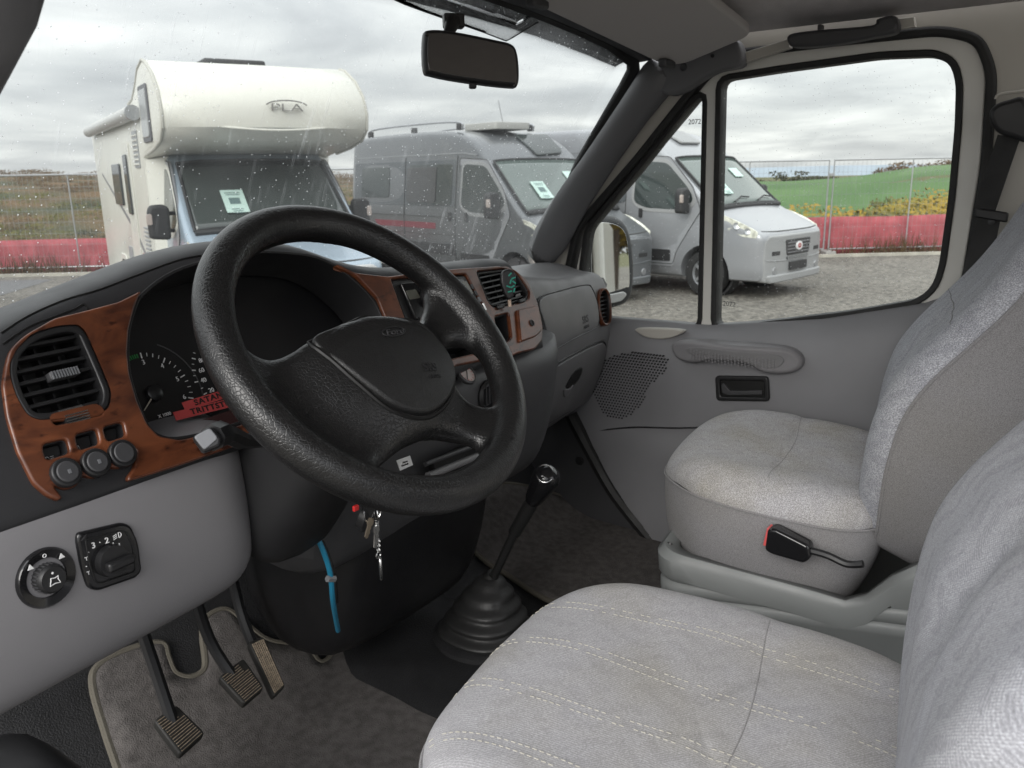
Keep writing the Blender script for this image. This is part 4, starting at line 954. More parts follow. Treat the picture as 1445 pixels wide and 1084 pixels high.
def gv(i, j, top):
    k = (i, j, top)
    if k not in vid:
        p = (i*st_, j*st_)
        if (i, j) not in de: de[(i, j)] = dist_edge(p)
        e_ = min(1, de[(i, j)]/.020); th = math.sqrt(max(0, 1-(1-e_)**2))
        vid[k] = len(vv); vv.append(wfn(p[0], p[1], (-.003+.014*th) if top else (-.003-.016*th)))
    return vid[k]
cells = {(i, j) for i in range(-NN, NN) for j in range(-NN, NN) if all(q in keep for q in ((i, j), (i+1, j), (i, j+1), (i+1, j+1)))}
for i, j in cells:
    ff.append((gv(i, j, 1), gv(i+1, j, 1), gv(i+1, j+1, 1), gv(i, j+1, 1))); ff.append((gv(i, j, 0), gv(i, j+1, 0), gv(i+1, j+1, 0), gv(i+1, j, 0)))
    for di, dj, a, b in ((-1, 0, (0, 1), (0, 0)), (1, 0, (1, 0), (1, 1)), (0, -1, (0, 0), (1, 0)), (0, 1, (1, 1), (0, 1))):
        if (i+di, j+dj) not in cells:
            ff.append((gv(i+a[0], j+a[1], 1), gv(i+a[0], j+a[1], 0), gv(i+b[0], j+b[1], 0), gv(i+b[0], j+b[1], 1)))
n0 = len(vv); vv += tor.v; ff += [tuple(i+n0 for i in f) for f in tor.f]
bx = MB().lathe([(.0001, -.06), (.050, -.06), (.062, -.03), (.060, -.012), (.0001, -.010)], WF.w(0, -.025, 0), WN, 40)
n1_ = len(vv); vv += bx.v; ff += [tuple(i+n1_ for i in f) for f in bx.f]
rim = mk('rim', vv, ff, lea, wheel)
q = rim.modifiers.new('r', 'REMESH'); q.mode = 'VOXEL'; q.voxel_size = .0024; q.use_smooth_shade = True
q = rim.modifiers.new('s', 'SMOOTH'); q.factor = .6; q.iterations = 22
bake(rim); rim.data.polygons.foreach_set('use_smooth', [True]*len(rim.data.polygons))
padl = cat([(-.079, .026), (-.045, .035), (0, .038), (.045, .033), (.078, .016), (.092, -.010), (.092, -.040), (.076, -.067), (.045, -.086), (.010, -.094), (-.018, -.088), (-.043, -.070), (-.060, -.040), (-.072, -.008)], 5)
def pfn(a, b, h):
    r = math.hypot(a/.092, (b+.03)/.068); return WF.w(a, b, h-.004+(.012*(1-min(1, r)**2.2) if h > 0 else 0))
pm = plate('airbag_pad', [padl], WF, -.012, .012, None, None, .004, fn=lambda a, b, h: V((a, b, h)), res=3)
tmp = bmesh.new(); tmp.from_mesh(pm.data); bpy.data.objects.remove(pm)
for _ in range(4):
    bmesh.ops.triangulate(tmp, faces=tmp.faces[:]); bmesh.ops.beautify_fill(tmp, faces=tmp.faces[:], edges=tmp.edges[:]); bmesh.ops.subdivide_edges(tmp, edges=[e for e in tmp.edges if e.calc_length() > .010], cuts=1)
for v in tmp.verts: v.co = pfn(*v.co)
me = bpy.data.meshes.new('airbag_pad'); tmp.to_mesh(me); tmp.free()
ap = link('airbag_pad', me, leap, wheel, angle=180)
pts_ = [pfn(a, b, .0085)+WN*(-.0135) for a, b in off(padl, .001)]
rbv = surf(rim); gp = []
for a, b in off(padl, .0025):
    h = rbv.ray_cast(WF.w(a, b, .06), -WN)
    if h[0]: gp.append(h[0])
MB().tube(gp, .0024, 6, True).build('pad_gap', MATS['deep_black'], wheel)
# oval badge with script and the SRS lettering
bc = (.022, .008)
def bfn(a, b, h): return pfn(a, b, .012)+WN*h
ov = circ(*bc, .0195, 36, .0078)
plate('badge', [ov, off(ov, -.0016)], WF, 0, .002, blk, wheel, .0006, fn=lambda a, b, h: bfn(a, b, h-.0005))
text('badge_script', 'Ford', .0125, WF, bc[0], bc[1]-.0005, .0004, dgrey, wheel, fn=bfn, shear=.45, xs=1.25, ext=.0005, rot=-.05)
text('pad_text', 'SRS', .015, WF, .037, -.047, .0002, MATS['emboss_grey'] if False else blk, wheel, fn=bfn, ext=.0007, rot=-.12, off=.0003)
text('pad_text', 'AIRBAG', .0062, WF, .036, -.059, .0002, blk, wheel, fn=bfn, ext=.0005, rot=-.12)
# ------------------------------------------------------------------ seats
def uvmap(me, fn):
    ul = me.uv_layers.new(name='UVMap')
    for lp in me.loops:
        ul.data[lp.index].uv = fn(me.vertices[lp.vertex_index].co)
def rings(name, plan, levels, fr, mt, par, sub=1, capt=True, capb=False, uv=None, bulge=None):
    """plan: closed 2-D loop; levels: (inset, height) list"""
    rows = []
    for ins, h in levels:
        lp = plan if abs(ins) < 1e-6 else [(a, b) for a, b in shrink(plan, ins)]
        rows.append([fr.w(a, b, h+(bulge(a, b) if bulge else 0)) for a, b in lp])
    vs, fs = loft(rows, True)
    n = len(plan)
    if capt:
        c = sum((v for v in rows[-1]), V())/n; vs = vs+[c]; k = len(vs)-1; b = (len(rows)-1)*n; fs += [(b+i, b+(i+1) % n, k) for i in range(n)]
    if capb: fs.append(tuple(range(n))[::-1])
    o = mk(name, vs, fs, mt, par, sub=sub, angle=180)
    bake(o); L0 = LOC[o]
    uvmap(o.data, uv or (lambda c: ((c+L0-fr.o).dot(fr.u), (c+L0-fr.o).dot(fr.v)+.6*(c+L0-fr.o).dot(fr.n))))
    o.data.polygons.foreach_set('use_smooth', [True]*len(o.data.polygons)); return o
def shrink(plan, ins):
    cxm = (min(q[0] for q in plan)+max(q[0] for q in plan))/2; cym = (min(q[1] for q in plan)+max(q[1] for q in plan))/2
    w_ = (max(q[0] for q in plan)-min(q[0] for q in plan))/2; h_ = (max(q[1] for q in plan)-min(q[1] for q in plan))/2
    return [(cxm+(a-cxm)*(w_-ins)/w_, cym+(b-cym)*(h_-ins)/h_) for a, b in plan]
def noise2(a, b, s): from mathutils import noise as nz; return nz.noise(V((a*s, b*s, 3.1)))

def seat(name, label, hx, hy, L_, yaw, ztop, recl, driver):
    """hx, hy: middle of the rear edge of the cushion"""
    ya = R_(yaw); right = V((math.cos(ya), math.sin(ya), 0)); fwd = V((-math.sin(ya), math.cos(ya), 0))
    t = thing(name, label, 'seat', (hx, hy, 0), 'front seats of the cab')
    hw = .232
    plan = cat([(-hw+.06, -.035), (-hw+.012, .02), (-hw, .30*L_), (-hw, .55*L_), (-hw+.020, L_-.085), (-hw+.085, L_-.024), (-.08, L_-.002), (.06, L_), (hw-.085, L_-.018), (hw-.022, L_-.085), (hw, .55*L_), (hw, .30*L_), (hw-.012, .02), (hw-.06, -.035), (.08, -.05), (-.08, -.05)], 5)
    tl = .085
    fr = Fr(V((hx, hy, ztop-.030)), right, fwd+V((0, 0, tl)))
    nose = lambda b: -.014*max(0, (b-(L_-.13))/.13)**2
    bul = lambda a, b: .010*math.exp(-((abs(a)-.18)/.045)**2)-.004*math.exp(-((b-.14)/.010)**2)+.0022*noise2(a, b, 14)+nose(b)
    base_h = -.13
    def sd_uv(c): q = c+LOC[t]-fr.o; return (q.dot(fwd)*.8+q.dot(right)*.9, q.z)
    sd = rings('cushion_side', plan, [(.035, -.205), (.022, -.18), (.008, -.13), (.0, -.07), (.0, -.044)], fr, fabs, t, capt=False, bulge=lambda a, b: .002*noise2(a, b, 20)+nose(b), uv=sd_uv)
    cu_ = rings('cushion', plan, [(.001, -.052), (.0, -.044), (.0, -.034), (.006, -.020), (.020, -.008), (.042, -.001), (.08, .002), (.11, .003), (.145, .003)], fr, fabn if driver else fab, t, sub=2, bulge=bul)
    MB().tube([fr.w(a, b, -.045+nose(b)) for a, b in shrink(plan, -.0012)], .0022, 6, True).build('piping', fabs, t)
    bv = surf(cu_)
    def on(a, b):
        h = bv.ray_cast(fr.w(a, b, .2), -fr.n); return h[0]+fr.n*.0006 if h[0] else None
    mb = MB()
    q = [on(-.19+.38*k/30, .14+.006*math.cos(k*.2)) for k in range(31)]; mb.tube([p-fr.n*.0009 for p in q if p], .0009, 5); mb.build('cushion_seam', fabs, t)
    mb = MB(); rnds = random.Random(3)
    thread = mat('stitch_thread', (.46, .44, .38), .8)
    for a0 in ([-.158, -.146, -.066, -.054, .026, .038, .122, .134] if driver else []):
        b = .0
        while b < L_-.004:
            f = b/L_; a = a0*(1-.10*f)+.004*math.sin(b*22+a0*30)
            p, p2 = on(a, b), on(a, b+.0042)
            if p and p2 and rnds.random() > .2: mb.tube([p+fr.n*.0002, p2+fr.n*.0002], .00042, 4)
            b += .0068
    if driver: mb.build('stitching', thread, t, kind='stuff')
    # backrest
    up = V((0, 0, 1))*math.cos(R_(recl))-fwd*math.sin(R_(recl))
    org = V((hx, hy, ztop-.10))
    bf_ = Fr(org, -right, up)
    H = .66
    pl_ = cat([(-.14, -.01), (-.185, .03), (-.222, .12), (-.236, .22), (-.234, .34), (-.222, .50), (-.18, H-.05), (-.10, H-.01), (0, H), (.10, H-.01), (.18, H-.05), (.222, .50), (.234, .34), (.236, .22), (.222, .12), (.185, .03), (.14, -.01), (0, -.02)], 5)
    bow = lambda a, b: .052*math.exp(-((b-.245)/.15)**2)-.02*math.exp(-(b/.07)**2)+.0016*noise2(a, b, 16)
    bk = rings('backrest_side', pl_, [(.05, -.15), (.02, -.145), (.004, -.12), (.0, -.07), (.0, -.004)], bf_, fabs, t, capt=False, capb=True, bulge=bow, uv=lambda c: (c.y, c.z))
    bs = rings('backrest', pl_, [(.001, -.012), (.0, -.004), (.0, .004), (.006, .018), (.022, .030), (.045, .034), (.08, .030), (.12, .028), (.17, .030)], bf_, fabpn if driver else fabp, t, sub=2, bulge=bow)
    MB().tube([bf_.w(a, b, -.005+bow(a, b)) for a, b in shrink(pl_, -.0012)], .0025, 6, True).build('piping', fabs, t)
    if not driver:
        mb = MB(); hb = surf(bs); q = []
        for k in range(25):
            h = hb.ray_cast(bf_.w(-.2+.4*k/24, .37, .2), -bf_.n)
            if h[0]: q.append(h[0]+bf_.n*.0002)
        if q: mb.tube(q, .0008, 5); mb.build('backrest_seam', fabs, t)
    # base box
    rows = []
    prof = [(.205, .002), (.212, .03), (.215, .10), (.222, .165), (.232, .178), (.232, .190), (.226, .196), (.233, .204), (.233, .216), (.228, .222), (.236, .232), (.238, .262), (.230, .272), (.21, .268)]
    F00 = Fr(V((hx, hy, 0)), right, fwd)
    lpb = dens(rnd([(-.232, -.14), (-.232, L_-.028), (.232, L_-.028), (.232, -.14)], .05, 6))
    for k, (hw_, z) in enumerate(prof):
        row = []
        for a, b in [(a_*hw_/.232, b_+(hw_-.232)*(b_ > .1)) for a_, b_ in lpb]:
            zz = z
            if k >= 10: zz = lerp(b, [-.13, -.07, -.01, .08, .35], [.36, .325, .252, .262, .285])+(z-.272)
            elif k >= 3: zz = z+.032*(1-max(b, -.1)/.35)
            row.append(F00.w(a, b, zz))
        rows.append(row)
    vs, fs = loft(rows, True, False); mk('seat_base', vs, fs, ggrey, t, angle=50, solid=.004, soff=-1)
    return t, bf_
def dens(lp, d=.03):
    o = []
    for i in range(len(lp)):
        a, b = V(lp[i]), V(lp[(i+1) % len(lp)]); n = max(1, int((b-a).length/d))
        for k in range(n): q = a.lerp(b, k/n); o.append((q.x, q.y))
    return o
ds, dbf = seat('front_seat', 'nearest seat, pale grey cushion with stitched lines in front of the steering wheel', -.350, .088, .415, 9, .448, 22, True)
ps, pbf = seat('front_seat', 'far pale grey seat beside the passenger door with belt buckle at its side', .475, .305, .345, 9, .445, 24, False)
bk = thing('belt_buckle', 'black belt buckle with red button on a stalk beside the passenger seat', 'belt buckle', XY(.205).at(1120, 765))
BF = XY(.205)
p0, p1 = BF.at(1084, 756), BF.at(1146, 780); u = (p1-p0).normalized(); Bq = Fr((p0+p1)/2, u, V((0, 0, 1)))
bw = .062
plate('buckle_body', [rnd([(-.033, -.020), (-.036, .017), (-.026, .022), (.030, .015), (.038, -.004), (.030, -.017), (-.022, -.023)], .006, 3)], Bq, -.014, .014, gls, bk, .005, res=3)
MB().box(Bq.w(-.0355, .001, .0), (.005, .032, .019), (Bq.u, Bq.v, Bq.n)).build('release_button', mat('button_red', (.62, .10, .10), .35), bk, bevel=.001)
MB().tube(cat([BF.at(1140, 776), BF.at(1168, 784), BF.at(1195, 796), BF.at(1218, 796)], 5, False), .006, 8).build('stalk', blk, bk)
MB().tube(cat([XY(.235).at(946, 766), XY(.225).at(940, 785), XY(.23).at(947, 808), XY(.24).at(956, 824)], 5, False), .005, 8).build('cable', blk, None)
o = bpy.data.objects['cable']; o.name = 'black_cable'; o['label'] = 'black cable running down the front corner of the passenger seat base'; o['category'] = 'cable'

# ------------------------------------------------------------------ floor mats
fbv = BVHTree.FromPolygons([v.co.copy() for v in flo.data.vertices], [tuple(p.vertices) for p in flo.data.polygons])
def matobj(name, label, pts, z, thick=.008):
    """carpet laid over the real floor and toe board"""
    lp = []
    for x, y in cat(pts, 5):
        p, n = onto(fbv, x, y); lp.append(p or ZZ(0).at(x, y))
    c = sum(lp, V())/len(lp); t = thing(name, label, 'floor mat', c)
    bm = bmesh.new(); ring = [bm.verts.new((p.x, p.y, 0)) for p in lp]; es = [bm.edges.new((ring[i], ring[(i+1) % len(ring)])) for i in range(len(ring))]
    bmesh.ops.triangle_fill(bm, use_beauty=True, edges=es)
    for it in range(5):
        bmesh.ops.subdivide_edges(bm, edges=[e for e in bm.edges if e.calc_length() > .04], cuts=1); bmesh.ops.triangulate(bm, faces=bm.faces[:]); bmesh.ops.beautify_fill(bm, faces=bm.faces[:], edges=bm.edges[:])
    def hz(x, y): h = fbv.ray_cast(V((x, y, .9)), V((0, 0, -1))); return (h[0].z if h[0] else 0)+z
    for v in bm.verts: v.co.z = hz(v.co.x, v.co.y)+.0015*noise2(v.co.x, v.co.y, 9)
    bmesh.ops.recalc_face_normals(bm, faces=bm.faces[:])
    if sum((f.normal*f.calc_area() for f in bm.faces), V()).z < 0: bmesh.ops.reverse_faces(bm, faces=bm.faces[:])
    me = bpy.data.meshes.new('mat_pile'); bm.to_mesh(me); bm.free(); o = link('mat_pile', me, carpet, t, angle=180); q = o.modifiers.new('s', 'SOLIDIFY'); q.thickness = thick; q.offset = 1
    MB().tube([V((p.x, p.y, hz(p.x, p.y)+thick*.5)) for p in lp], .0065, 8, True).build('mat_edge', cbind, t)
    return t
F0 = ZZ(.012)
matobj('driver_floor_mat', 'dark grey carpet mat with notched front edge under the pedals', ([(170, 1100), (150, 1040), (132, 975), (140, 945), (185, 922), (228, 914), (238, 935), (248, 956), (270, 962), (290, 948), (287, 905), (290, 880), (318, 866), (345, 885), (380, 910), (430, 918), (452, 940), (470, 928), (482, 892), (520, 905), (580, 950), (640, 992), (760, 1080), (760, 1200), (200, 1200)]), .004)
matobj('passenger_floor_mat', 'brownish carpet mat in the passenger footwell in front of the far seat', ([(640, 720), (690, 690), (740, 690), (800, 708), (880, 742), (940, 770), (990, 800), (960, 900), (860, 880), (770, 850), (715, 815), (690, 800), (660, 770)]), .004)
# water stain on the passenger mat
st_ = thing('mat_stain', 'dark water stain on the passenger carpet mat', 'stain', ZZ(.0135).at(728, 772))
plate('stain', [cat(ZZ(.0135).pp([(700, 768), (720, 760), (750, 768), (760, 782), (740, 790), (712, 785)]), 4)], ZZ(.0135), -.0005, .0003, mat('stain_dark', (.045, .04, .036), .95, bump=.9, bscale=420), st_, .0001)

# floor hump with raised rubber cover round the gear lever, driver side step
fh = thing('floor_tunnel_cover', 'black moulded rubber floor cover around the gear lever', 'floor cover', (.1, .9, 0))
rows = []
for x, hh in ((-.12, .002), (-.10, .015), (-.05, .03), (.03, .036), (.12, .036), (.20, .03), (.25, .002)):
    rows.append([V((x, y, max(.004, hh*k))) for y, k in ((1.22, 1.9), (1.10, 1.3), (1.0, 1.0), (.85, .9), (.72, .5), (.66, .1))])
vs, fs = loft(rows); mk('cover_sheet', vs, fs, floorm, fh, sub=2, angle=180)
sp2 = thing('driver_step_trim', 'black moulded plastic sill trim in the lower left corner', 'sill trim', (-.66, .8, .1))
rows = []
for y in (.30, .55, .80, .93, .97): rows.append([V((x, y, z)) for x, z in ((-.84, .36-.05*(y > .95)), (-.74, .36-.05*(y > .95)), (-.69, .345-.05*(y > .95)), (-.66, .22), (-.65, .0))])
rows.append([V((x, .985, z)) for x, z in ((-.84, .1), (-.74, .1), (-.69, .09), (-.66, .05), (-.65, .0))])
vs, fs = loft(rows); mk('sill_cover', vs, fs, blk, sp2, sub=2, angle=180, solid=.006)
# kick panel and heater box
hb = thing('heater_box', 'dark plastic heater housing under the centre of the dashboard', 'heater box', (-.05, 1.05, .1))
rows = []
for x, s in ((-.20, .3), (-.17, .85), (-.08, 1.0), (.04, 1.0), (.13, .9), (.16, .4)):
    rows.append([V((x, y, z)) for y, z in ((1.28, .56), (.93-.04*s, .56), (.93-.05*s, .44), (.95-.05*s, .30), (1.0-.06*s, .16), (1.06-.04*s, .09), (1.28, .08))])
vs, fs = loft(rows, True, True); mk('housing', vs, fs, mat('heater_black', (.008, .008, .009), .4, bump=.2, bscale=500), hb, sub=2, angle=180)
MB().tube([V((.15, 1.0, .52)), V((.155, .99, .2))], .012, 8).build('duct_rib', dgrey, hb)
kpn = thing('kick_panel', 'dark trim panel beside the passenger footwell next to the door', 'kick panel', (.79, 1.1, .2))
k_ = XY(.795)
plate('kick_trim', [rnd([k_.px(*q) for q in [(700, 560), (835, 560), (842, 640), (870, 700), (925, 772), (860, 770), (760, 700), (690, 660)]], .01, 3)], k_, -.012, .010, dgrey, kpn, .004)
for q in ((818, 650),): MB().lathe([(.012, 0), (.012, .003), (.004, .005), (.0001, .004)], k_.at(*q, .012), (-1, 0, 0), 16).build('trim_plug', blk, kpn)
MB().tube(cat([k_.at(806, 585, .02), k_.at(835, 640, .02), k_.at(870, 700, .02), k_.at(925, 768, .02)], 6, False), .018, 8).build('sill_seal', rub, kpn)
# small red and white connector in the footwell
cn = thing('wire_connector', 'red and white wire connector hanging in the passenger footwell', 'connector', V((.70, 1.15, .30)))
ck_ = YZ(1.12)
MB().box(ck_.at(757, 606), (.022, .02, .012)).build('red_plug', mat('plug_red', (.35, .03, .02), .5), cn, bevel=.002)
MB().box(ck_.at(745, 616), (.03, .02, .012)).build('grey_plug', dgrey, cn, bevel=.002)
MB().tube(cat([ck_.at(752, 600), ck_.at(740, 590), ck_.at(760, 580)], 5, False), .003, 6).build('wire', blk, cn)

# ------------------------------------------------------------------ gear lever
gl_ = thing('gear_lever', 'black gear lever with chrome rimmed knob on a ribbed rubber boot', 'gear lever', (.14, .93, .04))
gb = ZZ(.045).at(684, 888)
top = gb+V((.028, .005, .105))
mb = MB(); prof = []
for k in range(33):
    t = k/32; z = .105*t; r = (.083*(1-t)**.75+.016*t**.5)*(1+.07*math.sin(t*2*math.pi*4.5)*(1-t*.5)); prof.append((r, z))
rows = []
for r, z in prof:
    t = z/.105; c = gb+V((.028*t, .005*t, z))
    rows.append([c+V((r*(abs(math.cos(a))**.8)*(1 if math.cos(a) > 0 else -1)*1.0, r*1.0*(abs(math.sin(a))**.8)*(1 if math.sin(a) > 0 else -1), 0)) for a in [2*math.pi*i/32 for i in range(32)]])
vs, fs = loft(rows, True, True); mk('rubber_boot', vs, fs, mat('boot_rubber', (.02, .02, .02), .5, bump=.3, bscale=200), gl_, angle=180)
MB().lathe([(.0001, -.02), (.105, -.02), (.104, .0), (.092, .006), (.0001, .006)], gb-V((0, 0, .004)), (0, 0, 1), 40).build('boot_flange', floorm, gl_)
kb = XY(.135).at(772, 672); d0 = (kb-top)
MB().tube([top-V((0, 0, .02)), top+d0*.45, top+d0*.46, top+d0*.75, top+d0*.88], [.0085, .0085, .0125, .0135, .0165], 16).lathe([(.012, 0), (.017, .008), (.012, .02)], top-V((0, 0, .01)), d0, 18).build('shaft', rub, gl_)
kd = (kb+V((-.02, -.06, .05))-top).normalized()
FK = Fr(kb, (.93, -.3, .1), (.0, .5, .85))
rows = []
for r, h, sc in ((.001, -.060, 1), (.016, -.052, 1), (.0185, -.03, 1), (.024, -.005, 1), (.0262, .012, 1), (.025, .026, 1), (.018, .036, 1), (.001, .040, 1)):
    c = top+d0*.93+d0.normalized()*h; a0 = d0.normalized().orthogonal().normalized(); b0 = d0.normalized().cross(a0)
    rows.append([c+a0*r*math.cos(a)+b0*r*math.sin(a) for a in [2*math.pi*k/24 for k in range(24)]])
vs, fs = loft(rows, True, True); mk('knob', vs, fs, gls, gl_, sub=1, angle=180)
kc_ = kb+(CAM-kb).normalized()*.018
nK = ((CAM-kb).normalized()*.75+V((0, 0, .55))).normalized(); uK = V((0, 0, 1)).cross(nK).normalized(); FK = Fr(top+d0*.93+d0.normalized()*.012+nK*.0225, uK, nK.cross(uK))
MB().tube([FK.w(.0145*math.cos(a), .0175*math.sin(a), -.001) for a in [2*math.pi*k/36 for k in range(36)]], .0014, 8, True).build('chrome_ring', steel, gl_)
MB().lathe([(.0001, 0), (.0140, 0), (.0132, .0012), (.0001, .002)], FK.w(0, 0, -.002), FK.n, 30).build('knob_cap', gls, gl_)
mb = MB()
for q in (((-.007, .006), (-.007, -.006)), ((0, .006), (0, -.006)), ((.007, .006), (.007, -.006)), ((-.007, 0), (.007, 0))): mb.tube([FK.w(q[0][0], q[0][1], .0008), FK.w(q[1][0], q[1][1], .0008)], .0004, 5)
mb.build('shift_pattern', mat('print_grey', (.35, .35, .35), .5), gl_)
for s, q in (('1', (-.007, .0092)), ('3', (0, .0092)), ('5', (.007, .0092)), ('2', (-.007, -.0092)), ('4', (0, -.0092)), ('R', (.007, -.0092))): text('gear_number', s, .0045, FK, *q, .0010, MATS['print_grey'], gl_)

# ------------------------------------------------------------------ pedals
padm = mat('pedal_rubber', (.022, .021, .019), .6, bump=.3, bscale=300); worn = mat('worn_rib', (.30, .24, .175), .7, var=.3, vscale=200)
def pedal(name, label, quad, z, tilt, arm, nrib, split=True, mesh=False):
    t = thing(name, label, 'pedal', ZZ(z).at(sum(q[0] for q in quad)/4, sum(q[1] for q in quad)/4))
    c = LOC[t]; Fp = Fr(c, (1, .02, 0), (0, math.cos(R_(tilt)), math.sin(R_(tilt)))); po = Fp.pp(quad)
    plate('pedal_pad', [rnd(po, .006, 3)], Fp, -.012, .004, padm, t, .003)
    A, B, C_, D = [V(p) for p in po]    # top-left, top-right, bottom-right, bottom-left
    mb = MB()
    if mesh:
        for i in range(7):
            f = .14+.12*i; a = A.lerp(B, f); b = D.lerp(C_, f); a2, b2 = a.lerp(b, .06), a.lerp(b, .94); mb.tube([Fp.w(a2.x, a2.y, .0045), Fp.w(b2.x, b2.y, .0045)], .0013, 5)
        for i in range(20):
            f = .06+.0465*i; a = A.lerp(D, f); b = B.lerp(C_, f); a2, b2 = a.lerp(b, .12), a.lerp(b, .88); mb.tube([Fp.w(a2.x, a2.y, .0045), Fp.w(b2.x, b2.y, .0045)], .0012, 5)
        mb.build('grip_mesh', worn, t)
    else:
        for i in range(nrib):
            f = .12+.80*i/(nrib-1); a = A.lerp(D, f); b = B.lerp(C_, f)
            a2, b2 = a.lerp(b, .10 if i > 1 else .06), a.lerp(b, .90 if i > 1 else .72)
            for w_ in (-1, 1):
                dv = (D-A).normalized()*.0020*w_; mb.tube([Fp.w(a2.x+dv.x, a2.y+dv.y, .0048), Fp.w(b2.x+dv.x, b2.y+dv.y, .0048)], .0010, 5)
            MB().tube([Fp.w(a2.x, a2.y, .0035), Fp.w(b2.x, b2.y, .0035)], .003, 6).build('rubber_rib', padm, t)
        mb.build('worn_rib_edges', worn, t, kind='stuff')
    MB().tube(cat([Fp.w(0, .0, -.012)]+arm, 5, False), [.008]*20+[.012]*30 if False else .0095, 8).build('pedal_arm', blk, t)
    return t
pedal('clutch_pedal', 'leftmost pedal with ribbed rubber pad standing on the dark carpet', [(216, 1018), (248, 996), (289, 1036), (254, 1068)], .13, 32, [V((-.455, 1.09, .20)), V((-.46, 1.12, .32)), V((-.46, 1.14, .45))], 7)
pedal('brake_pedal', 'middle pedal with ribbed rubber pad partly beside the narrow accelerator', [(308, 957), (343, 930), (372, 972), (344, 996)], .13, 32, [V((-.345, 1.12, .20)), V((-.36, 1.13, .32)), V((-.37, 1.14, .45))], 7)
pedal('accelerator_pedal', 'narrow right pedal with fine mesh grip pad', [(350, 908), (371, 899), (402, 970), (386, 986)], .12, 42, [V((-.25, 1.17, .20)), V((-.25, 1.2, .4))], 7, mesh=True)
# blue cable under the dash
cb = thing('blue_cable', 'bright blue cable with zip tie hanging beside the steering column', 'cable', (-.2, 1.0, .3))
cc = YZ(.93)
MB().tube(cat([YZ(.84).at(442, 750), YZ(.83).at(455, 775), YZ(.83).at(466, 810), YZ(.85).at(470, 850), YZ(.92).at(477, 890)], 6, False), .0038, 8).build('cable_sheath', mat('cable_blue', (.02, .20, .33), .4), cb)
MB().tube([YZ(.83).at(462, 817), YZ(.83).at(472, 817)], .005, 6).build('zip_tie', silverp, cb)
MB().tube(cat([YZ(.85).at(448, 750), YZ(.845).at(463, 780), YZ(.845).at(473, 815), YZ(.86).at(476, 850)], 6, False), .002, 6).build('black_wire', blk, cb)
# ------------------------------------------------------------------ ground, hills, fence
GZ = -.95
gravel = mat('gravel_yard', (.22, .205, .19), .9, col2=(.40, .375, .35), vscale=9, bump=1.0, bscale=14, dist=.05, detail=9)
t = gravel.node_tree; p = t.nodes['Principled BSDF']; nz_ = t.nodes.new('ShaderNodeTexNoise'); nz_.inputs['Scale'].default_value = .35; nz_.inputs['Detail'].default_value = 5
v = t.nodes.new('ShaderNodeTexVoronoi'); v.inputs['Scale'].default_value = 20; tcn = t.nodes.new('ShaderNodeTexCoord'); t.links.new(tcn.outputs['Object'], v.inputs['Vector']); t.links.new(tcn.outputs['Object'], nz_.inputs['Vector'])
r = t.nodes.new('ShaderNodeValToRGB'); t.links.new(v.outputs['Color'], r.inputs[0]); r.color_ramp.elements[0].color = (.062, .058, .051, 1); r.color_ramp.elements[1].color = (.27, .25, .22, 1)
r2 = t.nodes.new('ShaderNodeValToRGB'); t.links.new(nz_.outputs[0], r2.inputs[0]); r2.color_ramp.elements[0].position = .35; r2.color_ramp.elements[0].color = (.74, .73, .72, 1); r2.color_ramp.elements[1].position = .65; r2.color_ramp.elements[1].color = (1, 1, 1, 1)
mx = t.nodes.new('ShaderNodeMix'); mx.data_type = 'RGBA'; mx.blend_type = 'MULTIPLY'; mx.inputs[0].default_value = 1; t.links.new(r.outputs[0], mx.inputs[6]); t.links.new(r2.outputs[0], mx.inputs[7]); t.links.new(mx.outputs[2], p.inputs['Base Color'])
FD = V((.625, -.78, 0)).normalized(); FN = V((-FD.y, FD.x, 0))     # fence direction and outward normal
FP = V((12.9, 11.25, 0))
def fpt(s, d, z=0): q = FP+FD*s+FN*d; return V((q.x, q.y, GZ+z))
from mathutils import noise as NZ
mk('ground', [fpt(-60, 1.2), fpt(60, 1.2), fpt(60, -60), fpt(-60, -60)], [(0, 3, 2, 1)], gravel, kind='structure')
asph = mat('asphalt', (.10, .10, .105), .8, col2=(.15, .15, .15), vscale=30, bump=.5, bscale=90)
mk('asphalt_strip', [fpt(-40, -1.0, .004), fpt(-8.2, -1.0, .004), fpt(-7.2, -14, .004), fpt(-40, -14, .004)], [(0, 3, 2, 1)], asph, kind='structure')
# land beyond the fence: a sheet in polar form round the yard, dropping away and rising into hills
def terr(az, d):
    """height of the land (relative to eye level .93) by bearing and distance; one gently rolling sheet"""
    n = NZ.noise(V((math.sin(az)*d*.012, math.cos(az)*d*.012, .3)))*2+NZ.noise(V((math.sin(az)*d*.05, math.cos(az)*d*.05, 1.3)))*.5
    a = math.degrees(az)
    if a > 60:   # green field side: dips behind the fence, then the field rises to a crest
        crest = lerp(a, [60, 72, 76, 80, 88, 100], [-3, -3.4, -2.9, -1.0, .2, .5]); low = -7.5; bk_ = lerp(a, [64, 70, 75, 80, 90], [-5.4, -4.4, -3.7, -2.7, -1.7])
        z = lerp(d, [0, 4, 24, 34, 60, 130, 170, 300, 800, 2500], [-1.95, -2.1, bk_, bk_-.4, low-1.2, crest-.4, crest, crest-8, -14, -16])
    else:
        hill = lerp(a, [-40, 18, 24, 30, 36, 45, 60], [6, 5, 6, 3, 1, -2, -5])
        z = lerp(d, [0, 4, 30, 120, 260, 420, 700, 2500], [-1.95, -2.6, -9, -26, -22, hill*.4-6, hill, hill-20])
    return z+.93+(n*min(1, d/80))*.6
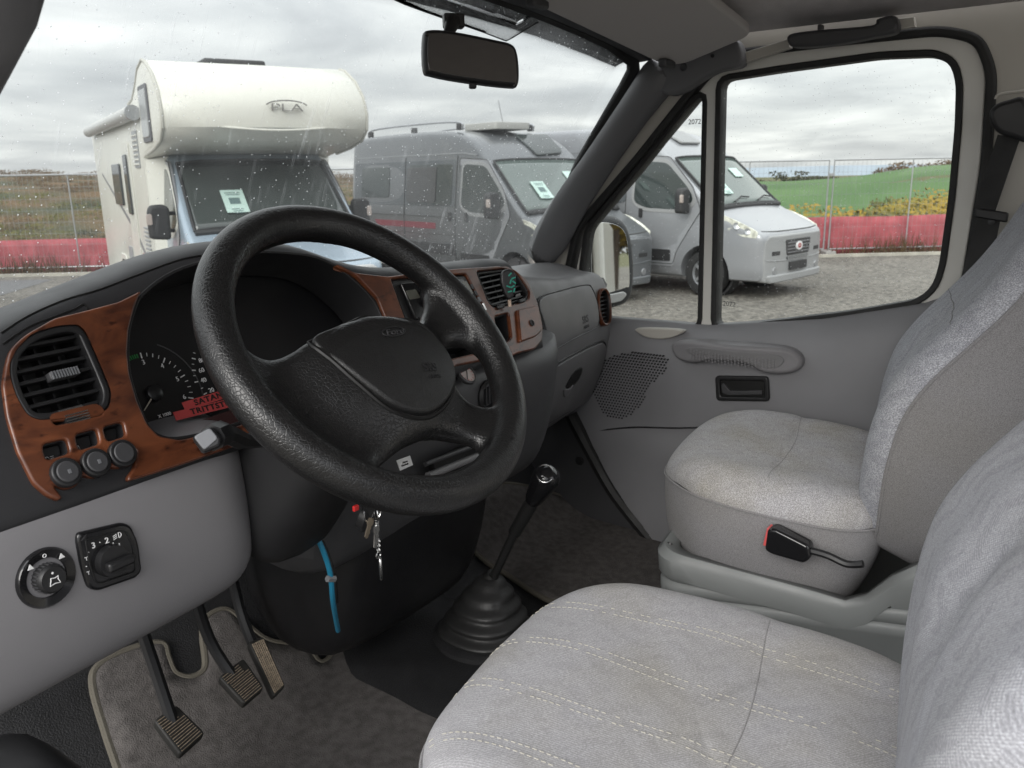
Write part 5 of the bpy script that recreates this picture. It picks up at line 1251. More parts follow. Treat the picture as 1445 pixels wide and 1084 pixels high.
azs = [R_(-60+2*k) for k in range(100)]; ds_ = [1.2, 2.5, 5, 9, 15, 22, 30, 42, 60, 85, 110, 130, 150, 170, 200, 260, 340, 420, 560, 700, 900, 1300, 2500]
def land(a0, a1):
    rows = []
    k = 0
    for i in range(int((a1-a0)/1.0)+1):
        az = R_(a0+i*1.0); dr = V((math.sin(az), math.cos(az), 0)); den = dr.dot(FN)
        t0 = max(0, (FP-CAM).dot(FN)/den) if den > .12 else 60
        t0 = min(t0, 70)
        rows.append([V((CAM.x+dr.x*(t0+d), CAM.y+dr.y*(t0+d), (terr(az, d) if d > 1.3 else GZ-.01))) for d in ds_])
    return loft(rows)
grass = mat('dry_grass', (.12, .10, .045), .95, col2=(.075, .095, .03), vscale=.35, bump=.6, bscale=6, dist=.1, detail=8)
woodm = mat('autumn_woodland', (.17, .10, .045), .95, col2=(.055, .07, .035), vscale=.035, bump=1.0, bscale=.5, dist=3, detail=12)
vs, fs = land(-40, 60); wl_ = mk('woodland_slope', vs, [f[::-1] for f in fs], woodm, kind='structure', angle=180)
vs, fs = land(60, 125); lo_ = mk('meadow_land', vs, [f[::-1] for f in fs], grass, kind='structure', angle=180)
bpy.context.view_layer.update(); lbv, wbv2 = surf(lo_), surf(wl_)
def ground_z(x, y):
    h = lbv.ray_cast(V((x, y, 200)), V((0, 0, -1)))
    if not h[0]: h = wbv2.ray_cast(V((x, y, 200)), V((0, 0, -1)))
    return h[0].z if h[0] else None
def bearing(a, dist): return CAM.x+math.sin(R_(a))*dist, CAM.y+math.cos(R_(a))*dist
# fresh green field lying on the slope at the right
fieldm = mat('green_field', (.05, .115, .028), .9, col2=(.078, .155, .042), vscale=.05, bump=.4, bscale=4, detail=6)
rows = []
for i in range(41):
    a = 70+.8*i; r = []
    for d in (62, 72, 85, 100, 118, 135, 150, 162, 172, 182):
        x, y = bearing(a, d+20+(3*NZ.noise(V((a*.2, 0, 0))) if d < 70 else 0)); z = ground_z(x, y); r.append(V((x, y, (z or -6)+.25)))
    rows.append(r)
vs, fs = loft(rows); mk('green_field', vs, [f[::-1] for f in fs], fieldm, kind='structure', angle=180)
# shrubs and trees made of many leaf faces
def leaves(cx, cy, cz, rx, ry, rz, n, sz, rnd_):
    vs, fs = [], []
    blobs = [(V((rnd_.gauss(0, .42)*rx, rnd_.gauss(0, .42)*ry, rnd_.gauss(0, .36)*rz)), rnd_.uniform(.25, .55)) for _ in range(9)]
    for _ in range(n):
        b, s = rnd_.choice(blobs); d = V((rnd_.gauss(0, 1), rnd_.gauss(0, 1), rnd_.gauss(0, 1))).normalized()*s*(rnd_.random()**.4)
        p = V((cx+b.x+d.x*rx, cy+b.y+d.y*ry, cz+b.z+d.z*rz)); a = V((rnd_.gauss(0, 1), rnd_.gauss(0, 1), rnd_.gauss(0, .6))).normalized(); c = a.orthogonal().normalized(); q = sz*rnd_.uniform(.6, 1.4)
        k = len(vs); vs += [p-a*q, p+c*q*.6, p+a*q, p-c*q*.6]; fs.append((k, k+1, k+2, k+3))
    return vs, fs
R1_ = random.Random(11)
yel = mat('autumn_yellow_leaves', (.34, .22, .03), .9, col2=(.18, .16, .03), vscale=.8)
oli = mat('olive_leaves', (.07, .08, .022), .9, col2=(.15, .13, .035), vscale=.5)
brn = mat('brown_leaves', (.13, .075, .035), .9, col2=(.07, .05, .025), vscale=.5)
dkg = mat('dark_wood_leaves', (.022, .028, .018), .9, col2=(.05, .05, .025), vscale=.3)
def mass(name, label, spec, mt, kind='stuff'):
    mb = MB()
    for (a, d, rx, rz, n, sz) in spec:
        x, y = bearing(a, d); z = ground_z(x, y)
        if z is None: continue
        vs, fs = leaves(x, y, z+rz*.5, rx, rx, rz, n, sz, R1_); k = len(mb.v); mb.v += vs; mb.f += [[i+k for i in f] for f in fs]
    o = mb.build(name, mt, smooth=False, kind=kind); o['label'] = label; o['category'] = 'shrubs'; return o
# scrub bank between fence and field
mass('autumn_scrub', 'yellow and olive autumn scrub on the bank behind the fence at the right', [(75+R1_.random()*14, 28+R1_.random()*20, 2.0, .55+.35*R1_.random(), 620, .085) for _ in range(60)], yel)
mass('olive_scrub', 'olive green scrub mixed into the bank behind the fence at the right', [(73+R1_.random()*17, 28+R1_.random()*20, 2.0, .5+.35*R1_.random(), 560, .085) for _ in range(50)], oli)
mass('brown_brush', 'brown dry brush among the scrub behind the right fence', [(70+R1_.random()*22, 26+R1_.random()*16, 1.6, .35+.3*R1_.random(), 420, .07) for _ in range(34)], brn)
# dark wood line on the horizon at the right
mass('distant_wood', 'dark wood on the low hilltop behind the green field', [(70+i*.30, 215+R1_.random()*25, 6, .8+1.5*math.exp(-((i-10)/4)**2), 420, .40) for i in range(26)], dkg)
mass('distant_treeline', 'thin brown row of trees on the skyline of the field', [(77+i*.33+R1_.random()*.1, 195+R1_.random()*16, 3.0, .7+R1_.random()*.6, 160, .25) for i in range(26)], brn)
# wooded hill at the left, as leaf clumps over the slope
for mt_, nm, lb, a0 in ((oli, 'olive_woodland', 'olive green woodland covering the valley slope at the left', 1), (brn, 'brown_woodland', 'russet brown woodland on the upper slope at the left', 2), (dkg, 'dark_woodland', 'dark woodland in the valley at the left', 3)):
    sp__ = []
    for _ in range(150):
        d = {1: R1_.uniform(60, 420), 2: R1_.uniform(330, 720), 3: R1_.uniform(90, 330)}[a0]; sp__.append((R1_.uniform(20, 60), d, 3+d*.018, 1.2+d*.003, 220, .18+d*.0006))
    mass(nm, lb, sp__, mt_)
# hills on the far skyline
blueh = mat('far_hill_haze_blue', (.30, .35, .40), .95, var=.1, vscale=.01)  # haze of the distance is put into this pale blue hill colour
rows = []
for i in range(90):
    a = -60+2.2*i; x, y = bearing(a, 1750); x2, y2 = bearing(a, 1500); h = 1+5*NZ.noise(V((a*.06, 2, 0)))+2*NZ.noise(V((a*.3, 5, 0)))
    rows.append([V((x2, y2, -60)), V((x2*1.03, y2*1.03, h*.6)), V((x, y, h)), V((x*1.15, y*1.15, -40))])
vs, fs = loft(rows); mk('far_hills', vs, [f[::-1] for f in fs], blueh, kind='structure', angle=180)
# the land goes on behind the yard too
mk('far_plain', [V((-2500, -2500, -16)), V((2500, -2500, -16)), V((2500, 2500, -30)), V((-2500, 2500, -30))], [(0, 1, 2, 3)], grass, kind='structure')
# trees behind the van (seen in the door mirror)
for i in range(10):
    tr_ = thing('autumn_tree', 'autumn tree in the dense row far behind the van, seen only in the door mirror', 'tree', (-7+i*1.9, -24-1.0*(i % 3), GZ), 'autumn trees behind the van reflected in the mirror')
    x, y = -7+i*1.9, -24-1.0*(i % 3); MB().tube([V((x, y, GZ)), V((x+.2, y, 1.2)), V((x, y, 2.6))], [.16, .11, .05], 7).build('trunk', mat('bark', (.07, .05, .035), .9), tr_)
    vs, fs = leaves(x, y, 1.3+.5*math.sin(i*2.1), 1.9, 1.9, 2.0, 2600, .16, R1_); mk('crown', vs, fs, yel if i % 2 == 0 else oli, tr_, smooth=False)

# construction fence panels
galv = mat('galvanised_tube', (.42, .43, .44), .4, metal=.6)
wire = mat('fence_wire', (.30, .31, .32), .5, metal=.4)
conc = mat('fence_foot_concrete', (.30, .29, .28), .9)
net = mat('red_netting', (.40, .095, .11), .8, var=.16, vscale=4)
PW = 3.45
def panel():
    t = thing('fence_panel', '', 'fence', (0, 0, 0), 'mesh fence panels around the yard', local=True)
    MB().tube([V((0, 0, .12)), V((0, 0, 2.02)), V((PW, 0, 2.02)), V((PW, 0, .12))], .021, 8).tube([V((0, 0, .14)), V((PW, 0, .14))], .016, 8).build('tube_frame', galv, t)
    MB().tube([V((PW/2, 0, .14)), V((PW/2, 0, 2.0))], .014, 6).build('middle_post', galv, t)
    mb = MB()
    for i in range(1, 34):
        x = PW*i/34; mb.add([V((x-.0015, 0, .14)), V((x+.0015, 0, .14)), V((x+.0015, 0, 2.0)), V((x-.0015, 0, 2.0)), V((x-.0015, .003, .14)), V((x+.0015, .003, .14)), V((x+.0015, .003, 2.0)), V((x-.0015, .003, 2.0))], [(0, 1, 2, 3), (7, 6, 5, 4), (0, 3, 7, 4), (1, 5, 6, 2)])
    for i in range(1, 8):
        z = .14+1.86*i/8; mb.box((PW/2, 0, z), (PW, .004, .004))
    mb.build('wire_mesh', wire, t, kind='stuff')
    MB().box((-.06, 0, .06), (.22, .60, .12)).build('concrete_foot', conc, t, bevel=.02)
    MB().box((-.04, 0, 1.72), (.11, .05, .06)).build('clamp', galv, t, bevel=.005)
    return t
def copy_tree(o, parent=None):
    c = o.copy(); COL.objects.link(c); c.parent = parent
    for ch in list(o.children): copy_tree(ch, c)
    return c
fp0 = panel(); fz = math.atan2(FD.y, FD.x)
fl = {0: 'far left panel', }
labs = ['mesh fence panel far beyond the left edge of the motorhome, with the valley behind', 'mesh fence panel at the left between the frame edge and the twin posts', 'mesh fence panel just right of the left twin posts beside the motorhome', 'mesh fence panel standing behind the motorhome', 'mesh fence panel behind the gap between motorhome and grey camper', 'mesh fence panel behind the front half of the grey camper', 'mesh fence panel behind the gap of the two campers', 'mesh fence panel behind the silver camper', 'mesh fence panel left of the right twin posts near the silver camper nose', 'mesh fence panel right of the twin posts in the passenger window', 'mesh fence panel at the right edge of the passenger window', 'mesh fence panel past the window frame, last one at the right']
s_post = None
# post line so that one joint stands where the twin posts show at the right
def raydir(x, y): return (cf+cr*((x-722.5)/1168)-cu*((y-542)/1168))
dq = raydir(1168, 362); tt = (FP-CAM).dot(FN)/dq.dot(FN); qj = CAM+dq*tt; s_post = (qj-FP).dot(FD)
PS = PW+.10
for k in range(12):
    o = fp0 if k == 0 else copy_tree(fp0)
    s0 = s_post+(k-9)*PS; q = fpt(s0, .0 if k % 2 else .03); o.location = q; o.rotation_euler = (0, 0, fz); o['label'] = labs[k]
nt_ = thing('red_netting', 'long red plastic netting along the foot of the fence', 'netting', fpt(0, .25))
rows = []
for i in range(160):
    s = s_post-9*PS+i*.27; zt = lerp(i, [0, 70, 100, 159], [.66, .72, .82, .82])+.03*NZ.noise(V((i*.15, 0, 0)))
    rows.append([fpt(s, .16+.03*NZ.noise(V((i*.4, z, 0))), z*zt) for z in (0.02, .2, .4, .6, .8, 1.0)])
vs, fs = loft(rows); mk('net_sheet', vs, fs, net, nt_, solid=.01, angle=180)
kb_ = thing('kerb', 'low stone edging along the fence foot', 'kerb', fpt(0, -.5))
MB().box(fpt(0, -.35, .03), (80, .12, .06), (FD, FN, V((0, 0, 1)))).build('kerb_stone', mat('kerb_stone', (.40, .38, .33), .9, var=.15, vscale=3), kb_)
# dry weeds in front of the netting
vs, fs = [], []
for _ in range(900):
    s = R1_.choice([R1_.uniform(-12, -6), R1_.uniform(6.5, 14), R1_.gauss(9.5, .5), R1_.gauss(-9, .5)]); p = fpt(s, R1_.uniform(-.3, .1)); h = R1_.uniform(.1, .55); a = R1_.uniform(0, 6.28); w_ = V((math.cos(a), math.sin(a), 0))*.012; lean = V((R1_.gauss(0, .12), R1_.gauss(0, .12), 0))
    k = len(vs); vs += [p-w_, p+w_, p+lean+V((0, 0, h))]; fs.append((k, k+1, k+2))
o = mk('dry_weeds', vs, fs, brn, smooth=False, kind='stuff'); o['label'] = 'brown dry weeds growing along the fence foot'; o['category'] = 'weeds'

# ------------------------------------------------------------------ campers
vglass = mat('camper_glass', (.045, .055, .055), .06, spec=.8)
wglass = mat('camper_windscreen', (.12, .15, .14), .07, spec=.8); wdark = mat('motorhome_windscreen', (.05, .06, .058), .07, spec=.8)  # reflection on the camper windscreens is put into the paler wglass colour
tyre = mat('tyre', (.02, .02, .021), .75); alloy = mat('alloy', (.45, .46, .48), .3, metal=.7)
blkp = mat('exterior_black_plastic', (.03, .03, .032), .55)
lampg = mat('headlamp_lens', (.62, .62, .54), .12, spec=.8, var=.35, vscale=16)
paper = mat('price_sheet', (.55, .72, .66), .6); pdark = mat('sheet_print', (.13, .2, .2), .6)
# profile of the body by distance d behind the front bumper: roof/hood height and half width
DD = [0, .02, .06, .14, .35, .58, .76, .96, 1.25, 1.64, 1.80, 2.05, 2.4, 3.0, 4.2, 5.2, 5.75, 5.94, 5.99]
TZ_ = [.90, .955, .99, 1.03, 1.13, 1.22, 1.29, 1.45, 1.71, 2.05, 2.20, 2.37, 2.51, 2.58, 2.585, 2.58, 2.56, 2.50, 2.40]
HW = [.80, .88, .92, .96, .995, 1.015, 1.02, 1.025, 1.025, 1.025, 1.025, 1.025, 1.025, 1.025, 1.025, 1.025, 1.02, .99, .94]
def xw(z, hw, zt):   # flank of the body: half width at height z
    k = hw*lerp(z, [.25, .40, .8, 1.30, 2.0, 2.45, 2.6], [.93, .985, 1.0, .985, .915, .86, .84])
    return k
def bodyrows(hmax=2.6, d1=5.99, nmax=99):
    rows = []
    for d, zt, hw in zip(DD, TZ_, HW):
        if d > d1: break
        zb = .24 if d > .05 else .32
        zs = [zb, zb+.04]+[zb+.04+(zt-.10-zb-.04)*k/9 for k in range(1, 10)]
        r = [V((xw(z, hw, zt), -d, z)) for z in zs]; xt = r[-1].x
        r += [V((xt*math.cos(a)*1.0-(0), -d, zt-.10+.10*math.sin(a))) if False else V((xt-(.10*(1-math.cos(a))), -d, zt-.10+.085*math.sin(a))) for a in (.5, 1.0, 1.45)]
        xe = r[-1].x; r += [V((xe*q, -d, zt-.015+.015*(1-q*q)+(.02 if .7 < d < 1.8 else 0)*(1-q*q))) for q in (.75, .45, .15)]
        rows.append(r+[V((-p.x, p.y, p.z)) for p in r[::-1]])
    return rows
def topz(d): return lerp(d, DD, TZ_)
def camper(name, label, origin, rot, paint, lower, hitop=True, coach=False, cpaint=None, grp=None, wheelmat=None, flankstrip=None):
    t = thing(name, label, 'motorhome' if coach else 'camper van', origin, grp, rot, True)
    rows = bodyrows(d1=2.3 if coach else 5.99)
    if coach:
        for r in rows:
            for v in r: v.z = min(v.z, 2.20)
    vs, fs = loft(rows, True, True); b = mk('body', vs, fs, paint, t, sub=1, angle=50); bake(b)
    wy = (-.95, -4.99 if not coach else -4.6)
    cs = [MB().lathe([(.0001, -.14), (.415, -.14), (.415, .30), (.0001, .30)], V((s*.86, y, .36)), (s, 0, 0), 36).build('c', None, t, smooth=False) for s in (1, -1) for y in (wy if not coach else wy[:1])]
    cut(b, cs)
    SX = lambda d, z, s=1, o=0: V((s*(xw(z, lerp(d, DD, HW), 0)+o), -d, z))
    def flank(nm, pts, s, o0, th, m_, par=t, n=3, rd=.04):
        """panel shaped in side view and bent onto the flank"""
        lp = rnd(pts, rd, 4)
        return plate(nm, [lp], ZZ(0), o0, o0+th, m_, par, min(.004, th*.4), fn=lambda a, b_, h: V((s*(xw(b_, lerp(a, DD, HW), 0)+h), -a, b_)))
    for s in (1, -1):
        flank('cab_window', [(1.16, 1.42), (1.27, 1.60), (1.70, 1.99), (2.26, 2.03), (2.29, 1.40), (2.05, 1.31), (1.45, 1.29)], s, -.004, .012, vglass, rd=.10)
        flank('window_surround', [(1.10, 1.38), (1.24, 1.64), (1.68, 2.04), (2.31, 2.08), (2.34, 1.38), (2.08, 1.25), (1.40, 1.23)], s, -.006, .010, silverl if not coach else cream2, rd=.12)
        flank('door_seam', [(1.03, 1.28), (1.20, 1.62), (1.66, 2.08), (2.37, 2.12), (2.38, .42), (1.50, .42), (1.44, .62), (1.22, 1.0)], s, -.03, .032, mat('door_gap', tuple(c*.85 for c in paint.node_tree.nodes['Principled BSDF'].inputs['Base Color'].default_value[:3]), .3), rd=.06).name = 'cab_door'
        if not coach:
            flank('side_window', [(2.55, 1.40), (2.55, 2.04), (3.85, 2.04), (3.85, 1.40)], s, -.004, .014, vglass, rd=.08)
            flank('side_window', [(4.5, 1.50), (4.5, 2.02), (5.5, 2.02), (5.5, 1.50)], s, -.004, .014, vglass, rd=.08)
            flank('window_band', [(2.44, 1.38), (2.44, 2.10), (5.78, 2.10), (5.78, 1.38)], s, -.008, .012, vglass if flankstrip else mat('band_dark', (.10, .11, .12), .25), rd=.08)
            flank('rub_strip', [(2.45, .62), (2.45, .80), (4.3, .80), (4.3, .62)], s, -.01, .025, blkp, rd=.02)
            flank('roof_step', [(1.9, 2.16), (2.3, 2.20), (5.8, 2.20), (5.8, 2.185), (2.3, 2.175), (1.95, 2.14)], s, -.004, .014, mat('trim_line', (.22, .23, .24), .4), rd=.004)
        for ol in ([(1.03, 1.28), (1.20, 1.62), (1.66, 2.08), (2.37, 2.12), (2.38, .46), (1.50, .46), (1.44, .66), (1.22, 1.0)],)+(([(2.44, .40), (2.44, 2.16)], [(3.98, .40), (3.98, 2.16)], [(2.44, 1.22), (5.9, 1.22)], [(2.4, .94), (5.9, .94)]) if not coach else ()):
            cl = len(ol) > 2; pl_o = rnd(ol, .06, 4) if cl else [(ol[0][0]+(ol[1][0]-ol[0][0])*k/12, ol[0][1]+(ol[1][1]-ol[0][1])*k/12) for k in range(13)]
            MB().tube([SX(a, b_, s, .004) for a, b_ in pl_o], .006, 5, cl).build('panel_gap', MATS.get('gap_dark') or mat('gap_dark', (.05, .05, .05), .6), t)
        flank('door_handle', [(2.10, 1.16), (2.10, 1.30), (2.16, 1.30), (2.16, 1.16)], s, -.002, .03, blkp, rd=.02)
        if not coach: flank('door_handle', [(2.55, 1.16), (2.55, 1.30), (2.61, 1.30), (2.61, 1.16)], s, -.002, .03, blkp, rd=.02)
        flank('fuel_trim', [(1.55, .50), (1.55, .68), (2.30, .68), (2.30, .50)], s, -.01, .022, blkp, rd=.03)
        # mirror
        mb = MB(); c = SX(1.26, 1.42, s, .18)
        mo = plate('door_mirror', [rnd([(-.11, -.19), (-.12, .16), (-.06, .20), (.08, .19), (.11, .1), (.11, -.17)], .05, 4)], Fr(c, (1, 0, 0), (0, 0, 1)), -.07, .07, blkp, t, .035, res=3)
        plate('mirror_indicator', [rnd([(-.03, -.02), (-.03, .10), (.03, .10), (.03, -.02)], .02, 3)], Fr(c+V((s*.10, .055, 0)), (1, 0, 0), (0, 0, 1)), -.02, .02, mat('indicator', (.42, .36, .33), .3), mo, .008)
        MB().tube([SX(1.34, 1.52, s, -.02), c+V((0, 0, .09))], .022, 6).tube([SX(1.32, 1.33, s, -.02), c+V((0, 0, -.09))], .022, 6).build('mirror_arm', blkp, mo)
        # headlight: swept back lamp on the corner
        hp = [(.12, .99), (.32, 1.09), (.60, 1.20), (.78, 1.24), (.74, 1.12), (.55, .98), (.32, .90), (.14, .89)]
        def hfn_(a, b_, h):
            q = V((s*(xw(b_, lerp(a, DD, HW), 0)-.02), -a, b_)); return q+V((s*h*.8, h*.5, h*.35))
        hl_ = plate('headlight', [rnd(hp, .04, 4)], ZZ(0), -.03, .022, lampg, t, .012, fn=hfn_, res=3)
        for (da, db_, rr) in ((.28, .985, .05), (.45, 1.06, .055)):
            q = hfn_(da, db_, .03); MB().lathe([(.0001, 0), (rr, 0), (rr*.9, .012), (rr*.5, .004), (.0001, .002)], q, V((s*.8, .55, .2)), 18).build('reflector', alloy, hl_)
        # wheels
    for y in wy:
        for s in (1, -1):
            xo = .99 if not (coach and y < -3) else 1.05
            w_ = MB().lathe([(.20, -.22), (.30, -.22), (.335, -.20), (.345, -.10), (.335, -.01), (.30, 0), (.225, -.005), (.215, -.04), (.20, -.05)], V((s*xo, y, .345)), (s, 0, 0), 36).build('wheel', tyre, t)
            mb = MB().lathe([(.0001, -.07), (.205, -.07), (.218, -.02), (.212, -.012), (.20, -.03), (.19, -.06), (.0001, -.062)], V((s*xo, y, .345)), (s, 0, 0), 32)
            for k in range(5):
                a = 2*math.pi*k/5; dr = V((0, math.cos(a), math.sin(a))); tg = V((0, -math.sin(a), math.cos(a)))
                mb.box(V((s*(xo-.025), y, .345))+dr*.115, (.02, .17, .045), (V((s, 0, 0)), dr, tg))
            mb.lathe([(.05, -.03), (.05, -.008), (.0001, -.004)], V((s*xo, y, .345)), (s, 0, 0), 20); mb.build('rim', alloy, w_)
            MB().lathe([(.022, -.004), (.018, .0), (.0001, .001)], V((s*xo, y, .345)), (s, 0, 0), 14).build('hub_cap', mat('hub_red', (.4, .03, .03), .4), w_)
            MB().lathe([(.41, -.20), (.41, -.0), (.38, -.0), (.38, -.20)], V((s*(.80 if not (coach and y < -3) else .9), y, .36)), (s, 0, 0), 30).build('arch_liner', blkp, t)
    # windscreen
    def wfn_(a, b_, h):    # a: x, b: d
        zt = min(topz(b_), 2.16 if coach else 9); e = xw(zt-.10, lerp(b_, DD, HW), 0); q = min(1, abs(a)/e); z = zt+.02*(1-q*q)-.05*max(0, (q-.90)/.10)**2
        return V((a, -b_+h*.6, z+h*.8))
    x0, x1 = .905, .72
    rows = [[wfn_(x0*k/12*(1-.06*i/8), .80+.83*i/8, .028) for k in range(-12, 13)] for i in range(9)]
    for r in rows:
        for k, v in enumerate(r):
            kk = abs(k-12)/12; v.z -= .012*kk**6
    vs, fs = loft(rows); wsn = mk('windscreen', vs, [f for f in fs], (wdark if coach else wglass), t, solid=.01, soff=1, angle=180)
    er = rows[0]+[r[-1] for r in rows[1:-1]]+rows[-1][::-1]+[r[0] for r in rows[-2:0:-1]]
    MB().tube([v+V((0, 0, .002)) for v in er], .018, 6, True).build('windscreen_seal', blkp, t)
    nS = V((0, .66, .75)).normalized()
    for xx in (.45, -.25): MB().tube([wfn_(xx, .82, .05), wfn_(xx-.30, .90, .055), wfn_(xx-.5, .88, .055)], .012, 6).build('wiper', blkp, t)
    cowl = MB().tube([wfn_(x0*k/8, .78, .01) for k in range(-8, 9)], .035, 8).build('scuttle', blkp, t)
    # price sheet behind the windscreen
    c = wfn_(.38, 1.10, .05); up = (wfn_(.38, 1.35, .05)-wfn_(.38, 1.0, .05)).normalized(); SFx = Fr(c, (-1, 0, 0), up)
    sh = MB().box(c, (.25, .36, .004), (SFx.u, SFx.v, SFx.n)).build('price_sheet', paper, t, smooth=False)
    mb = MB()
    for k in range(5): mb.box(SFx.w(0, .13-.03*k if k < 2 else -.07-.03*k, .0035), (.17-.02*k, .012, .002), (SFx.u, SFx.v, SFx.n))
    mb.box(SFx.w(0, 0, .0035), (.12, .10, .002), (SFx.u, SFx.v, SFx.n)); mb.build('sheet_print', pdark, sh)
    if not coach:
        c2 = wfn_(-.40, 1.32, .045); MB().box(c2, (.24, .20, .004), (SFx.u, SFx.v, SFx.n)).build('price_sheet', paper, t, smooth=False)
    # bonnet line, grille, bumper, plate, badge
    MB().tube([V((x, -.045-.12*abs(x)**4, .975+.03*abs(x)**4)) for x in [-.86+.086*k for k in range(21)]], .010, 6).build('bonnet_gap', mat('gap_dark', (.05, .05, .05), .6), t)
    def ffn(a, b_, h): return V((a, -.012-.055*abs(a/.86)**5+h, b_))
    gr_ = plate('grille', [rnd([(-.34, .62), (-.39, .85), (.39, .85), (.34, .62)], .03, 4)], ZZ(0), .04, .064, blkp, t, .008, fn=ffn)
    for k in range(4):
        mb = MB(); z = .66+.048*k; mb.tube([ffn(-.35+.070*i, z, .068) for i in range(11)], .008, 6); mb.build('grille_bar', mat('grille_grey', (.16, .16, .17), .4), gr_)
    plate('lower_intake', [rnd([(-.33, .555), (-.34, .60), (.34, .60), (.33, .555)], .01, 3)], ZZ(0), .04, .060, blkp, t, .004, fn=ffn)
    for k in range(12): MB().box(ffn(-.31+.056*k, .578, .062), (.012, .02, .05)).build('intake_fin', lower, t)
    plate('bumper', [rnd([(-.86, .25), (-.90, .55), (-.90, .86), (-.80, .93), (.80, .93), (.90, .86), (.90, .55), (.86, .25)], .05, 4)], ZZ(0), -.10, .050, lower, t, .03, fn=lambda a, b_, h: ffn(a, b_, h), res=4, dense=.15)
    plate('bumper_lip', [rnd([(-.80, .24), (-.84, .36), (.84, .36), (.80, .24)], .04, 4)], ZZ(0), .0, .085, lower, t, .025, fn=lambda a, b_, h: ffn(a, b_, h), res=3, dense=.15)
    MB().tube([ffn(-.86+.086*k, .545+.03*abs(-1+.1*k)**2, .052) for k in range(21)], .008, 6).build('bumper_crease', lower, t)
    plate('number_plate', [rnd([(-.26, .40), (-.26, .52), (.26, .52), (.26, .40)], .01, 3)], ZZ(0), .05, .090, blkp, t, .003, fn=ffn)
    for s in (1, -1):
        plate('fog_lamp', [circ(s*.66, .42, .05, 18)], ZZ(0), .04, .062, alloy, t, .004, fn=lambda a, b_, h: ffn(a, b_, h))
        plate('side_intake', [rnd([(s*.54, .64), (s*.54, .70), (s*.74, .70), (s*.74, .64)][::s], .015, 3)], ZZ(0), .03, .056, blkp, t, .004, fn=ffn)
    bd = plate('badge', [circ(0, .745, .10, 30, .065)], ZZ(0), .05, .082, mat('badge_white', (.75, .75, .76), .3), t, .005, fn=ffn)
    plate('badge_centre', [circ(0, .745, .052, 24, .036)], ZZ(0), .08, .087, mat('badge_red', (.35, .03, .03), .3), bd, .002, fn=ffn)
    text('badge_letters', 'FIAT', .035, YZ(0), 0, .745, 0, MATS['badge_white'], bd, fn=lambda a, b_, h: ffn(-a, b_, .089+h))
    return t, SX, flank, wfn_
silverp2 = mat('silver_paint', (.34, .35, .37), .28, metal=.35, coat=.5)
silverl = mat('silver_bumper', (.30, .305, .31), .4)
greyp = mat('grey_paint', (.15, .158, .168), .28, metal=.35, coat=.5)
cream2 = mat('coach_white', (.70, .69, .63), .3, var=.03, vscale=1)
def rotz(a): return R_(180-a)
G = 'camper vans parked in a row'
HD = 16
t1, SX1, fl1, wf1 = camper('camper_van', 'silver high roof camper van with round white and red badge, seen through the passenger window', (11.72, 3.92, GZ), rotz(9), silverp2, silverl, grp=G)
t2, SX2, fl2, wf2 = camper('camper_van', 'grey high roof camper van with roof rails standing between white motorhome and silver van', (9.5, 5.85, GZ), rotz(HD), greyp, greyp, grp=G)
t3, SX3, fl3, wf3 = camper('motorhome', 'white alcove motorhome with rounded over cab bunk, leftmost of the parked vehicles', (4.83, 6.96, GZ), rotz(22), mat('motorhome_cab', (.33, .40, .47), .3, metal=.2, coat=.4), mat('motorhome_bumper', (.5, .5, .5), .5), coach=True)
# roof fittings
def roofbox(t, pts, z0, z1, m_, nm): return plate(nm, [rnd(pts, .06, 4)], ZZ(0), z0, z1, m_, t, .012)
roofbox(t2, [(-.35, -2.2), (-.40, -3.0), (.40, -3.0), (.35, -2.2)], 2.55, 2.66, mat('hatch_grey', (.42, .42, .40), .5), 'roof_hatch')
for s in (1, -1):
    MB().tube(cat([V((s*.72, -2.6, 2.56)), V((s*.72, -2.7, 2.67)), V((s*.72, -4.0, 2.70)), V((s*.72, -5.4, 2.68)), V((s*.72, -5.6, 2.57))], 5, False), .018, 8).build('roof_rail', alloy, t2)
    for d in (2.65, 4.0, 5.5): MB().box((s*.72, -d, 2.60), (.06, .12, .10)).build('rail_foot', blkp, t2, bevel=.01)
for tt_ in (t2, t1):
    P4 = [(-.42, 1.80), (-.40, 2.25), (.42, 2.25), (.42, 1.80)]
    plate('skylight', [rnd([(.05, 1.70), (.0, 2.2), (.72, 2.25), (.62, 1.74)] if tt_ is t2 else [(-.3, 1.9), (-.3, 2.3), (.3, 2.3), (.3, 1.9)], .06, 4)], ZZ(0), .0, .03, vglass if tt_ is t2 else silverl, tt_, .008, fn=lambda a, b_, h: V((-a, -b_+h*.4, topz(b_)+h+.012)))
roofbox(t1, [(-.5, -2.9), (-.5, -3.6), (.2, -3.6), (.2, -2.9)], 2.56, 2.66, mat('vent_beige', (.45, .38, .28), .6), 'roof_hatch')
MB().tube([V((.1, -2.3, 2.5)), V((.1, -2.45, 3.0))], .004, 5).build('aerial', blkp, t2)
fl2('red_decal', [(3.0, 1.02), (3.0, 1.12), (5.0, 1.12), (4.9, 1.02)], 1, .001, .004, mat('decal_red', (.26, .03, .05), .4), rd=.02)
fl2('window_frame', [(3.0, 1.44), (3.0, 2.0), (3.9, 2.0), (3.9, 1.44)], 1, .002, .02, mat('window_smoke', (.07, .07, .072), .12), rd=.06)
